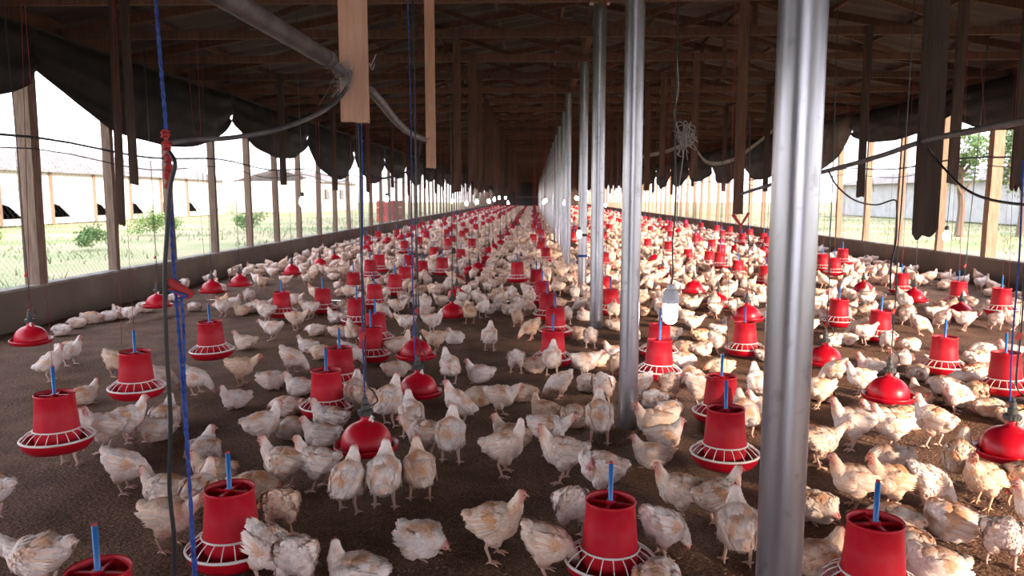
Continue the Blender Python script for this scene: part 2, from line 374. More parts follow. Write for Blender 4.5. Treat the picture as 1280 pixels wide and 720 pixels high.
# ------------------------------------------------------------------ hanging tarpaulins
def swag(side, ya, yb, zc, zp, old=False, idx=0, lab=''):
    x = XL + .02 if side < 0 else XR - .02
    bm = bmesh.new(); nu, nv = 40, 12; g = []
    zt = EZ - .05
    for i in range(nu + 1):
        u = i / nu; s_ = abs(2 * u - 1)
        low = zc + (zp - zc) * s_ ** 2.3 + .02 * noise.noise(Vector((u * 6, idx, 1)))
        row = []
        for j in range(nv + 1):
            v = j / nv; z = zt + (low - zt) * v
            bulge = .16 * math.sin(PI * min(1, v * 1.0)) * (1 - s_ ** 3) + .10 * v * (1 - s_ ** 2)
            fold = .03 * math.sin(v * 26 * (1 - .5 * s_) + 3 * s_ * s_ + idx) * (.3 + .7 * v) + .05 * noise.noise(Vector((u * 5, v * 5, idx)))
            ov = (.12 * (2 * u - 1) * abs(2 * u - 1) ** 6) * (1 - v)
            row.append(bm.verts.new((x - side * (bulge + fold + .05), ya + ov + (yb - ya) * (u + .01 * noise.noise(Vector((u * 9, v * 4, idx + 5)))), z)))
        g.append(row)
    for a, c in zip(g, g[1:]):
        for j in range(nv): bm.faces.new((a[j], a[j + 1], c[j + 1], c[j]))
    bmesh.ops.solidify(bm, geom=bm.faces[:], thickness=.008)
    o = obj('tarpaulin', bm, 'tarp_old' if old else 'tarp', smooth=True)
    tag(o, lab, 'tarpaulin', 'rolled up side curtains')
L = [(-8.8, -3, .5, .7), (-2.9, 2.9, 2.35, 2.8), (3.0, 8.85, 2.35, 2.8), (8.9, 14.7, 2.28, 2.95), (14.75, 19.6, 2.36, 2.85), (19.65, 24.6, 2.0, 2.7)]  # first swag, unseen behind the camera, is hung low to darken the foreground
y = 24.6
while y < Y1 - 5: L.append((y + .05, y + 5, rnd.uniform(1.95, 2.35), rnd.uniform(2.5, 2.85))); y += 5
for i, (a, c, zc, zp) in enumerate(L):
    swag(-1, a, c, zc, zp, False, i, 'black tarpaulin swag under the left eave, %s from the camera' % ordn(i) if i < 8 else 'black tarpaulin swag far down the left eave')
L = [(-8.8, -1.5, 2.3, 2.7), (-1.4, 4.4, 2.5, 2.8), (4.5, 9.9, 2.55, 2.85), (9.95, 14.4, 2.55, 2.98), (14.45, 18.9, 2.68, 2.98), (18.95, 23.3, 2.15, 2.95)]
y = 23.3
while y < Y1 - 5: L.append((y + .05, y + 5, rnd.uniform(1.95, 2.3), rnd.uniform(2.5, 2.85))); y += 5
for i, (a, c, zc, zp) in enumerate(L):
    swag(1, a, c, zc, zp, i == 5, i, 'dark tarpaulin swag under the right eave, %s from the camera' % ordn(i) if i < 8 else 'dark tarpaulin swag far down the right eave')

# ------------------------------------------------------------------ wire mesh in the side openings
for side, x, y0 in (('left', XL - .20, 3.5), ('right', XR + .20, 6.5)):
    vs = []; fs = []; z0, z1 = WH, 3.3; H = z1 - z0; y1 = 40; st = .085; y = y0 - H
    while y < y1:
        for sg in (1, -1):
            a = Vector((x, y if sg > 0 else y + H, z0)); c = Vector((x, y + H if sg > 0 else y, z1)); k = len(vs)
            for p in (a, c):
                for dx, dz in ((0, .0014), (.0012, -.0008), (-.0012, -.0008)): vs.append(p + Vector((dx, 0, dz)))
            fs += [(k, k + 1, k + 4, k + 3), (k + 1, k + 2, k + 5, k + 4), (k + 2, k, k + 3, k + 5)]
        y += st
    me = bpy.data.meshes.new('wire_mesh'); me.from_pydata(vs, [], fs); me.materials.append(M['wire'])
    tag(link('wire_mesh', me), 'diamond wire mesh stretched across the open %s side' % side, 'fence', kind='stuff')

# ------------------------------------------------------------------ hanging boards
def board(px_or_x, Y, zb, w_, m, lab, zt=3.56, jag=.01, X=None, d_=.03, lean=0):
    x = X; zt = 3.56
    bm = bmesh.new(); L_ = zt - zb; nx_ = 6
    fr = []; bk = []
    for i in range(nx_ + 1):
        a = i / nx_ - .5; j = jag * noise.noise(Vector((a * 8, zb * 9, Y))) * 2
        fr.append([(a * w_, -d_ / 2, j), (a * w_, -d_ / 2, L_)]); bk.append([(a * w_, d_ / 2, j), (a * w_, d_ / 2, L_)])
    F_ = [[bm.verts.new(p) for p in c] for c in fr]; B_ = [[bm.verts.new(p) for p in c] for c in bk]
    for i in range(nx_):
        bm.faces.new((F_[i][0], F_[i + 1][0], F_[i + 1][1], F_[i][1])); bm.faces.new((B_[i + 1][0], B_[i][0], B_[i][1], B_[i + 1][1]))
        bm.faces.new((F_[i + 1][0], F_[i][0], B_[i][0], B_[i + 1][0])); bm.faces.new((F_[i][1], F_[i + 1][1], B_[i + 1][1], B_[i][1]))
    for i in (0, nx_): bm.faces.new((F_[i][0], F_[i][1], B_[i][1], B_[i][0]) if i == 0 else (F_[i][1], F_[i][0], B_[i][0], B_[i][1]))
    bmesh.ops.recalc_face_normals(bm, faces=bm.faces[:])
    o = obj('hanging_board', bm, m, None, (x, Y, zb), (0, lean, 0)); tag(o, lab, 'board', 'boards hanging from the roof beams'); return o
B1 = at(446, 155, 2.85)
board(0, 2.828, B1.z, .099, 'wood_pale', 'pale sawn board hanging at upper left of centre, nearest and widest', X=B1.x, d_=.035)
def brd(px, py, Y, wpx, m, lab, lean=0, jag=.01, zt=3.55):
    Y = snap(Y); p = at(px, py, Y); dep = (Y * math.cos(pitch)); board(0, Y, p.z, wpx * dep / F, m, lab, X=p.x, lean=lean, jag=jag, zt=zt)
brd(539, 210, 7.2, 12, 'wood_pale', 'narrow light brown board hanging right of the nearest pale board')
brd(572, 240, 9.2, 9, 'wood', 'reddish board hanging left of centre, third in its row')
brd(591, 227, 10.9, 10, 'wood', 'reddish board hanging left of centre, fourth in its row')
brd(1156, 292, 3.8, 29, 'wood_dark', 'wide dark jagged board hanging right of the foreground post', jag=.05, lean=-.01)
brd(1190, 229, 8.2, 12, 'wood_dark', 'dark board hanging between the widest dark board and right edge', jag=.03)
brd(1270, 236, 7.0, 14, 'wood_dark', 'dark pointed board hanging at the right edge of the picture', jag=.05)
brd(1075, 246, 10.4, 9, 'wood_dark', 'thin dark board hanging just right of the foreground post')
brd(922, 268, 7.7, 12, 'wood', 'long brown board hanging left of the foreground post')
brd(867, 222, 11, 8, 'wood', 'brown board hanging behind the tangled grey cord')
brd(152, 281, 7.6, 9, 'wood_dark', 'short dark board hanging low at the left wall', jag=.04, lean=.02, zt=3.5)
brd(168, 230, 8.3, 10, 'wood_dark', 'dark board hanging higher beside the short low left board', jag=.02)
for X_, ys0, nm in ((-.97, 12.6, 'left of the centre posts'), (2.15, 12.6, 'right of the centre posts'), (4.45, 14, 'toward the right wall'), (-4.3, 12.2, 'toward the left wall')):
    for k in range(26):
        y = ys0 + BAY * (k + (.0 if abs(X_) < 1 else rnd.random() * .3))
        if abs(X_) > 3 and k % 2: continue
        y = snap(y)
        board(0, y, rnd.uniform(1.55, 1.85), rnd.uniform(.08, .11), 'wood' if abs(X_) < 3 else 'wood_dark', 'board hanging in the dim distance %s' % nm, X=X_ + rnd.uniform(-.06, .06))

# ------------------------------------------------------------------ feeders
def feeder_meshes(n, near):
    d = {}
    bm = bmesh.new()   # hopper: open tapered bucket with rolled rim, hollow
    lathe(bm, [(.072, -.055), (.108, .0), (.112, .05), (.1035, .15), (.0965, .238), (.0995, .242), (.1015, .25), (.0985, .257), (.094, .252), (.0925, .235), (.100, .14), (.1, .10)], n)
    d['hopper'] = mesh_from('hopper', bm, 'red_dusty', True)
    bm = bmesh.new()
    lathe(bm, [(.0, -.062), (.10, -.062), (.148, -.05), (.172, -.022), (.178, .002), (.180, .012), (.176, .012), (.168, -.012), (.145, -.036), (.10, -.045), (0.0, -.045)], n)
    d['pan'] = mesh_from('pan', bm, 'red', True)
    bm = bmesh.new(); torus(bm, .1785, .0065, .013, n, 6); torus(bm, .116, .0045, .062, n, 6); d['grill_ring'] = mesh_from('grill', bm, 'white_plastic', True)
    bm = bmesh.new(); tube(bm, [(.117, 0, .062), (.148, 0, .044), (.177, 0, .016)], .0023, 5); d['spoke'] = mesh_from('spoke', bm, 'white_plastic')
    bm = bmesh.new()
    for k in range(20):
        a = 2 * PI * k / 20; c, s_ = math.cos(a), math.sin(a); tube(bm, [(.117 * c, .117 * s_, .062), (.177 * c, .177 * s_, .016)], .0026, 3, False)
    d['spokes'] = mesh_from('grill', bm, 'white_plastic')
    bm = bmesh.new(); lathe(bm, [(.0095, .17), (.0095, .40), (.0065, .40), (.0065, .392)], 12 if near else 6); d['rod'] = mesh_from('adjusting_rod', bm, 'blue', True)
    bm = bmesh.new(); lathe(bm, [(.001, .402), (.0075, .402), (.0075, .409), (.001, .409)], 10); d['cap'] = mesh_from('rod_cap', bm, 'redcap')
    bm = bmesh.new()
    box(bm, (0, 0, .240), (.188, .013, .010)); box(bm, (0, 0, .240), (.013, .188, .010)); lathe(bm, [(.019, .22), (.019, .252), (.010, .252)], 12); lathe(bm, [(0, .214), (.0935, .214)], 20)
    d['spider'] = mesh_from('cross_bar', bm, 'red')
    bm = bmesh.new(); tube(bm, [(0, 0, 0), (0, 0, 1)], .0013 if near else .003, 5); d['cord'] = mesh_from('hanging_cord', bm, 'cord_red')
    return d
FN, FF = feeder_meshes(40, True), feeder_meshes(18, False)
def place_feeder(x, y, z, near, lab, rz=0, grp='hanging feeders', tilt=0, hung=True):
    D = FN if near else FF
    r_ = empty('hanging_feeder', (x, y, z), rz); r_.rotation_euler = (tilt, tilt * .6, rz); tag(r_, lab, 'feeder', grp)
    link('hopper', D['hopper'], r_); link('pan', D['pan'], r_); g = link('grill', D['grill_ring'], r_)
    if near:
        for k in range(20): link('spoke', D['spoke'], g, rot=(0, 0, 2 * PI * k / 20))
    else: tag(link('grill_spokes', D['spokes'], g), kind='stuff')
    link('cross_bar', D['spider'], r_)
    ro = link('adjusting_rod', D['rod'], r_)
    if near: link('rod_cap', D['cap'], ro)
    if not hung: return r_
    c = link('hanging_cord', D['cord'], r_); c.location = (0, 0, .4); c.scale = (1, 1, 3.5 - z - .4); return r_
def solve(px, py, wpx, diam, zlo, zhi):
    """depth from apparent width, then height from py; height is kept plausible and depth re-solved from it"""
    tx = (px - VPX) / F; k = math.sqrt(1 + tx * tx)
    dep = diam * F * k / wpx
    Y = dep
    for _ in range(6):
        p = at(px, py, Y); d = (p - Vector((0, 0, CH))).dot(RM @ Vector((0, 0, -1))); Y *= dep / d
    p = at(px, py, Y)
    if p.z < zlo: p = gnd(px, py, zlo)
    if p.z > zhi: p = gnd(px, py, zhi)
    return p
FE = [(72, 546, 97), (171, 483, 74), (265, 437, 57), (353, 389, 38), (290, 680, 122), (128, 800, 132), (762, 697, 112), (906, 565, 86), (900, 514, 68), (823, 462, 57), (823, 437, 48),
      (1090, 728, 130), (1256, 480, 70), (1179, 456, 56), (1099, 417, 46), (1048, 400, 42), (1126, 361, 32), (1198, 374, 38), (1251, 386, 45), (1053, 326, 25), (1043, 339, 27), (1028, 334, 26),
      (956, 350, 27), (922, 342, 25), (899, 331, 24), (886, 328, 21), (963, 332, 24), (931, 434, 48), (763, 385, 35), (756, 366, 30), (691, 446, 50), (694, 412, 42), (685, 391, 35), (677, 373, 30), (671, 356, 26),
      (647, 347, 30), (409, 506, 68), (425, 472, 57), (464, 441, 50), (470, 421, 44), (446, 399, 38), (469, 378, 34), (463, 343, 27), (474, 335, 26), (442, 360, 29), (404, 384, 34), (506, 352, 28), (494, 363, 30), (511, 335, 24),
      (553, 339, 25), (528, 343, 23), (576, 325, 20), (590, 310, 17), (860, 325, 20), (876, 286, 12), (857, 282, 12), (835, 290, 13), (896, 290, 14), (912, 292, 14), (937, 296, 15), (954, 302, 17)]
fpts = []
for (px, py, wp) in FE:
    p = gnd(px, py, .075) if wp > 100 else solve(px, py, wp, .357, .085, .22); fpts.append(p)
RN = [(-9, -3.4, 'beside the left wall'), (-3.4, -1.9, 'of the left half'), (-1.9, -.2, 'just left of centre'), (-.2, .72, 'left of the steel posts'), (.72, 2.2, 'right of the steel posts'), (2.2, 4.2, 'of the right half'), (4.2, 9, 'beside the right wall')]
SN = dict(zip([q[2] for q in RN], ['left wall', 'left side', 'left centre', 'post side left', 'post side right', 'right side', 'right wall']))
def rowname(x):
    for a, b_, n_ in RN:
        if a <= x < b_: return n_
    return RN[-1][2]
special = {0: 'red hanging feeder low at far left, pale grill facing the bare floor', 4: 'large dusty red feeder with blue rod at lower left beside blue rope', 5: 'feeder mostly below the picture at bottom left, only blue rod showing',
           6: 'large red feeder with blue rod at bottom centre among white birds', 7: 'red feeder with white grill just left of the foreground steel post', 11: 'dusty red feeder cut by the bottom edge right of the foreground post'}
marks = []      # landmarks for labels: (x, y, short name)
smark = {0: 'the far left low feeder', 4: 'the big lower left feeder', 5: 'the bottom left corner feeder', 6: 'the bottom centre feeder', 7: 'the feeder beside the foreground post', 11: 'the bottom right feeder'}
rows = {}
for i, p in enumerate(fpts): rows.setdefault(rowname(p.x), []).append((p.y, i))
extra = []
for X_, y0, y1, st in ((-4.9, 22, 70, 2.6), (-3.2, 19, 66, 2.5), (-2.3, 17.5, 66, 2.5), (.12, 17, 66, 2.1), (1.5, 15, 62, 2.5), (3.2, 18.5, 60, 2.4), (4.6, 18, 60, 2.4), (6.5, 21, 60, 2.4)):
    y = y0
    while y < y1:
        c = (X_ + rnd.uniform(-.2, .2), y + rnd.uniform(-.3, .3)); y += st
        if all((c[0] - q.x) ** 2 + (c[1] - q.y) ** 2 > .3 for q in fpts): extra.append(c)
for rn, lst in rows.items():
    lst.sort()
    for k, (yy, i) in enumerate(lst):
        p = fpts[i]; lab = special.get(i) or 'red hanging feeder, %s from the camera in the group %s' % (ordn(k), rn)
        place_feeder(p.x, p.y, p.z - .013, p.y < 10, lab, rnd.random() * 2, tilt=rnd.uniform(-.03, .03) if FE[i][2] < 100 else 0, hung=FE[i][2] < 100); marks.append((p.x, p.y, smark.get(i) or '%s %s feeder' % (ordn(k), SN[rn])))
for x, y in extra: place_feeder(x, y, rnd.uniform(.09, .16), False, 'small red hanging feeder far down the house %s' % rowname(x), grp='far feeders ' + rowname(x))
# the farthest feeders, joined (too small to tell apart)
def joined(name, srcs, mats):
    """srcs: list of (mesh, matrix)"""
    V = []; Fc = []; base = 0
    for me, mt in srcs:
        co = np.empty(len(me.vertices) * 3); me.vertices.foreach_get('co', co); co = co.reshape(-1, 3); R = np.array(mt)
        V.append(co @ R[:3, :3].T + R[:3, 3]); Fc += [tuple(v + base for v in p.vertices) for p in me.polygons]; base += len(co)
    me = bpy.data.meshes.new(name); me.from_pydata(np.concatenate(V).tolist(), [], Fc); me.materials.append(M[mats]); me.shade_smooth(); return me
bm = bmesh.new(); lathe(bm, [(.14, -.05), (.18, .0), (.18, .02), (.112, .03), (.112, .06), (.098, .25), (.0, .25)], 8); fl = mesh_from('far', bm, 'red')
bm = bmesh.new(); lathe(bm, [(.15, -.02), (.17, .02), (.13, .03), (.11, .1), (.05, .15), (.02, .18), (0, .18)], 8); dl = mesh_from('far', bm, 'red')
ss = []
for X_ in (-4.9, -3.2, -2.3, .12, 1.5, 3.2, 4.6, 6.5):
    y = 66
    while y < 110: ss.append((fl, Matrix.Translation((X_ + rnd.uniform(-.1, .1), y, .14)))); y += 2.4
for X_ in (-4.2, -1.0, 2.5, 5.6):
    y = 66
    while y < 110: ss.append((dl, Matrix.Translation((X_ + rnd.uniform(-.1, .1), y, .12)))); y += 2.0
o = tag(link('distant_feeders', joined('distant_feeders', ss, 'red')), 'mass of tiny red feeders and drinkers at the far end', 'feeder', kind='stuff')

# ------------------------------------------------------------------ bell drinkers
def drinker_meshes(n, near):
    d = {}; bm = bmesh.new()
    prof = [(.128, .012), (.137, .02), (.1375, .035)] + [(.137 * math.cos(a) ** .9 if a < 1.35 else .03, .035 + .118 * math.sin(a)) for a in np.linspace(.12, 1.30, 9)] + [(.030, .158), (.026, .175), (.026, .19), (0, .19)]
    lathe(bm, prof, n); d['bell'] = mesh_from('bell', bm, 'red', True)
    bm = bmesh.new(); lathe(bm, [(.10, -.006), (.150, -.012), (.168, -.004), (.176, .018), (.1765, .030), (.172, .030), (.168, .016), (.15, .004), (.128, .012)], n); d['trough'] = mesh_from('trough', bm, 'red', True)
    bm = bmesh.new(); lathe(bm, [(.0, .186), (.038, .186), (.040, .192), (.040, .212), (.034, .217), (.024, .220), (.024, .245), (.017, .25), (.015, .28), (.009, .285), (.009, .30), (0, .30)], 16 if near else 8)
    if near:
        for k in range(16):
            a = 2 * PI * k / 16; box(bm, (.040 * math.cos(a), .040 * math.sin(a), .202), (.005, .005, .018))
    d['valve'] = mesh_from('valve', bm, 'valve')
    bm = bmesh.new(); box(bm, (.036, -.034, .178), (.012, .012, .03), Matrix.Rotation(.5, 3, 'Y')); box(bm, (.045, -.036, .166), (.008, .012, .02)); d['clip'] = mesh_from('bracket_clip', bm, 'white_plastic')
    bm = bmesh.new(); tube(bm, [(0, 0, 0), (0, 0, 1)], .0018 if near else .0035, 5); d['cord'] = mesh_from('hanging_cord', bm, 'cord_dark')
    if near:
        bm = bmesh.new(); P = [(0, .0, .235), (.03, .01, .235), (.065, .01, .26), (.05, 0, .31), (.02, .01, .34), (.008, .01, .42), (.012, .008, .7), (.004, .01, 1.1), (.01, .01, 1.5), (.0, .01, 3.2)]
        tube(bm, spline(P, 6), .0042, 6); d['hose'] = mesh_from('water_hose', bm, 'black', True)
        bm = bmesh.new(); tube(bm, [(0, 0, .3), (-.012, 0, .33), (0, 0, .36), (.012, 0, .33), (0, 0, .3)], .0015, 5); box(bm, (0, 0, .62), (.018, .012, .04), Matrix.Rotation(.3, 3, 'Y')); d['knot'] = mesh_from('cord_adjuster', bm, 'redcap')
    return d
DN, DF = drinker_meshes(48, True), drinker_meshes(16, False)
def place_drinker(x, y, z, near, lab, grp='bell drinkers', tilt=0):
    D = DN if near else DF
    r_ = empty('bell_drinker', (x, y, z), rnd.random() * .8 - .4); r_.rotation_euler[0] = tilt; r_.rotation_euler[1] = tilt * .6; tag(r_, lab, 'drinker', grp)
    link('bell', D['bell'], r_); link('trough', D['trough'], r_); link('valve', D['valve'], r_)
    c = link('hanging_cord', D['cord'], r_); c.location = (0, 0, .29); c.scale = (1, 1, 3.5 - z - .29)
    if near: link('water_hose', D['hose'], r_); link('bracket_clip', D['clip'], r_); link('cord_adjuster', D['knot'], r_)
DR = [(39, 425, 61), (197, 381, 39), (265, 363, 36), (300, 355, 31), (365, 341, 26), (400, 332, 23), (418, 326, 21), (457, 313, 18), (462, 307, 16), (484, 302, 15), (495, 298, 13), (510, 296, 13),
      (458, 556, 83), (523, 489, 59), (520, 443, 51), (565, 393, 35), (571, 372, 31), (587, 342, 23), (598, 337, 21), (607, 327, 18), (612, 315, 16), (572, 354, 26),
      (1031, 451, 46), (1110, 494, 69), (1262, 564, 107), (934, 397, 42), (898, 380, 30), (867, 363, 31), (828, 343, 24), (818, 326, 18), (907, 308, 15), (919, 312, 15), (874, 301, 14), (848, 290, 13), (1079, 363, 31), (1142, 374, 37), (1200, 393, 38), (767, 303, 14)]
dpts = [solve(px, py, wp, .353, .07, .20) for px, py, wp in DR]
dsp = {0: 'red bell drinker at the far left edge, above the bare floor', 12: 'large red bell drinker left of centre with three birds drinking', 13: 'red bell drinker behind the largest left drinker, middle of the cluster', 23: 'red bell drinker with looped hose right of the foreground post', 24: 'large red bell drinker cut by the right edge', 22: 'red bell drinker touching the right side of the foreground post'}
dmk = {0: 'the far left drinker', 12: 'the big left centre drinker', 13: 'the second left centre drinker', 23: 'the drinker with looped hose', 24: 'the right edge drinker', 22: 'the drinker behind the foreground post'}
rows = {}
for i, p in enumerate(dpts): rows.setdefault(rowname(p.x), []).append((p.y, i))
for rn, lst in rows.items():
    lst.sort()
    for k, (yy, i) in enumerate(lst):
        p = dpts[i]; place_drinker(p.x, p.y, p.z - .02, p.y < 10, dsp.get(i) or 'red bell drinker, %s from the camera in the group %s' % (ordn(k), rn), tilt=rnd.uniform(-.03, .03))
        marks.append((p.x, p.y, dmk.get(i) or '%s %s drinker' % (ordn(k), SN[rn])))
dextra = []
for X_, y0, st in ((-4.3, 21, 1.9), (-1.0, 19, 1.5), (2.5, 20, 1.9), (5.6, 19, 1.9)):
    y = y0
    while y < 65:
        c = (X_ + rnd.uniform(-.15, .15), y); y += st
        if all((c[0] - q.x) ** 2 + (c[1] - q.y) ** 2 > .3 for q in dpts + fpts) and all((c[0] - q[0]) ** 2 + (c[1] - q[1]) ** 2 > .2 for q in extra): dextra.append(c)
for x, y in dextra: place_drinker(x, y, rnd.uniform(.09, .13), False, 'small red bell drinker far down the house %s' % rowname(x), 'far drinkers ' + rowname(x))
for i, (x, y, d) in enumerate(posts[:5]): marks.append((x, y, ('the foreground post', 'the second steel post', 'the third steel post', 'the fourth steel post', 'the fifth steel post')[i]))

# ------------------------------------------------------------------ chickens
CREAM = np.array((.90, .80, .765)); BUFF = np.array((.74, .40, .22)); PINK = np.array((.66, .33, .31)); RED = np.array((.50, .10, .09)); GREY = np.array((.52, .44, .41)); LEG = np.array((.62, .43, .37))
def P_(body_h, pit, neck, hdir, sit=False, wide=1.0, spread=0): return dict(h=body_h, p=math.radians(pit), neck=neck, hd=Vector(hdir).normalized(), sit=sit, wide=wide)
POSES = {
 'stand': P_(.183, 6, [((.075, 0, .205), .056), ((.108, 0, .25), .040), ((.122, 0, .287), .029), ((.135, 0, .315), .025)], (1, 0, -.1)),
 'look': P_(.183, 10, [((.072, 0, .21), .056), ((.098, 0, .255), .040), ((.108, .004, .29), .029), ((.112, .012, .318), .025)], (.45, .9, -.1)),
 'stretch': P_(.192, 34, [((.062, 0, .245), .056), ((.082, 0, .283), .041), ((.094, 0, .315), .031), ((.104, 0, .34), .026)], (.95, 0, .3)),
 'walk': P_(.18, -2, [((.085, 0, .195), .052), ((.13, 0, .225), .036), ((.16, 0, .25), .027), ((.182, 0, .268), .025)], (1, 0, -.25)),
 'peck': P_(.175, -22, [((.082, 0, .15), .055), ((.125, 0, .11), .040), ((.15, 0, .075), .029), ((.165, 0, .05), .024)], (.5, 0, -.85)),
 'preen': P_(.183, 6, [((.075, 0, .205), .056), ((.095, .03, .235), .041), ((.085, .07, .24), .031), ((.055, .092, .225), .025)], (-.75, .1, -.6)),
 'sit': P_(.083, 4, [((.075, 0, .11), .056), ((.105, 0, .15), .040), ((.12, 0, .182), .029), ((.132, 0, .205), .025)], (1, 0, -.15), True, 1.1),
 'sitlook': P_(.083, 6, [((.075, 0, .11), .056), ((.10, -.005, .15), .040), ((.108, -.012, .182), .029), ((.112, -.02, .203), .025)], (.5, -.85, -.15), True, 1.1),
 'rest': P_(.080, 2, [((.08, 0, .10), .056), ((.115, .005, .098), .042), ((.14, .01, .092), .030), ((.155, .012, .083), .025)], (.9, .2, -.5), True, 1.14),
 'tuck': P_(.082, 8, [((.075, 0, .115), .056), ((.085, -.035, .13), .042), ((.06, -.065, .128), .032), ((.035, -.08, .118), .025)], (-.8, -.1, -.4), True, 1.12),
}
def ell(bm, c, r, rot, sub=3):
    bmesh.ops.create_icosphere(bm, subdivisions=sub, radius=1, matrix=Matrix.Translation(c) @ rot.to_4x4() @ Matrix.Diagonal((*r, 1)))
def legs_bm(bm, pose, Tb, n=6):
    for s_ in (-1, 1):
        st = .018 * s_
        hip = (st - .004, .046 * s_, .125); hock = (st - .024, .050 * s_, .078); foot = (st, .054 * s_, .012)
        tube(bm, [hip, hock, (st - .004, .053 * s_, .030), foot], [.017, .0098, .0078, .0085], n)
        if n > 4:
            for a, L_ in ((0, .055), (.6, .045), (-.6, .045), (PI, .024)):
                dx, dy = math.cos(a), math.sin(a); tube(bm, [foot, (foot[0] + dx * L_ * .5, foot[1] + dy * L_ * .5, .012), (foot[0] + dx * L_, foot[1] + dy * L_, .003)], [.0075, .0055, .003], 5)
        else:
            tube(bm, [(foot[0] - .02, foot[1], .005), (foot[0] + .05, foot[1], .004)], [.008, .012], 3)
def body_mesh(pose, vox, sub, dec=None):
    Q = POSES[pose]; R = Matrix.Rotation(-Q['p'], 3, 'Y'); T = Vector((0, 0, Q['h'])); wd = Q['wide']
    bm = bmesh.new()
    def E(c, r, rx=0, ry=0, rz=0):
        c = Vector((c[0], c[1] * wd, c[2])); r = (r[0], r[1] * wd, r[2])
        ell(bm, T + R @ c, r, R @ Matrix.Rotation(rz, 3, 'Z') @ Matrix.Rotation(ry, 3, 'Y') @ Matrix.Rotation(rx, 3, 'X'), sub)
    E((.042, 0, .0), (.082, .080, .083)); E((-.02, 0, .002), (.098, .086, .082)); E((-.070, 0, .015), (.07, .066, .058)); E((-.112, 0, .042), (.044, .036, .026), ry=.45)
    for s_ in (-1, 1):
        E((-.012, .066 * s_, .022), (.082, .022, .044), rx=-.15 * s_, ry=-.12, rz=.06 * s_); E((.045, .058 * s_, .03), (.034, .024, .03)); E((-.085, .052 * s_, .022), (.05, .012, .024), ry=-.1)
        if not Q['sit']: E((-.004, .045 * s_, -.055), (.046, .034, .05))
        else: E((.0, .058 * s_, -.03), (.06, .036, .042))
    nk = [(Vector(p), r_) for p, r_ in Q['neck']]
    for (a, ra), (b_, rb) in zip(nk, nk[1:]):
        st = max(2, int((b_ - a).length / (.25 * rb)))
        for k in range(st + 1):
            u = k / st; bmesh.ops.create_icosphere(bm, subdivisions=max(1, sub - 1), radius=ra + (rb - ra) * u, matrix=Matrix.Translation(a.lerp(b_, u)))
    hc = nk[-1][0]; bmesh.ops.create_icosphere(bm, subdivisions=2, radius=.0215, matrix=Matrix.Translation(hc + Q['hd'] * .010))
    me = bpy.data.meshes.new('tmp'); bm.to_mesh(me); bm.free(); o = bpy.data.objects.new('tmp', me); COL.objects.link(o)
    m = o.modifiers.new('r', 'REMESH'); m.mode = 'VOXEL'; m.voxel_size = vox
    m = o.modifiers.new('s', 'SMOOTH'); m.iterations = 3 if vox < .01 else 1; m.factor = .5
    if dec:
        m = o.modifiers.new('d', 'DECIMATE'); m.ratio = dec
    bpy.context.view_layer.update()
    dg = bpy.context.evaluated_depsgraph_get(); out = bpy.data.meshes.new_from_object(o.evaluated_get(dg)); COL.objects.unlink(o); bpy.data.objects.remove(o)
    return out, hc, Q, R, T
def bodycol(p, n_, hc, Q, R, T, seed):
    q = R.inverted() @ (p - T)          # body frame
    dh = (p - hc).length; f = (p - hc).dot(Q['hd'])
    k = noise.noise(p * 16 + Vector((seed, 0, 0))) * .5 + .5
    top = max(0, min(1, (q.z + .01) / .05)); side = max(0, min(1, (abs(q.y) - .03) / .03))
    wg = max(0, 1 - ((q.x + .015) / .085) ** 2) * max(0, min(1, (q.z + .035) / .05)); bf = max(0, min(1, (k - .50) * 2.8 + .45 * wg)) * (.15 + .85 * max(top, side * .8)) * .9
    c = CREAM * (1 - bf) + BUFF * bf
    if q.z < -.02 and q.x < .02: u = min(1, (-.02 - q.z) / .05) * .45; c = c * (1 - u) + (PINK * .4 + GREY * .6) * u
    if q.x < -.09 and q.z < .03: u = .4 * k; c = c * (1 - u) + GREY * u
    if dh < .042:
        u = max(0, min(1, (f + .012) / .014)); c = c * (1 - u) + PINK * u
    k2 = noise.noise(p * 60) * .07
    return c * (1 + k2)
def paint(me, cols):
    a = me.color_attributes.new('Col', 'FLOAT_COLOR', 'POINT'); buf = np.ones((len(me.vertices), 4)); buf[:, :3] = cols; a.data.foreach_set('color', buf.ravel())
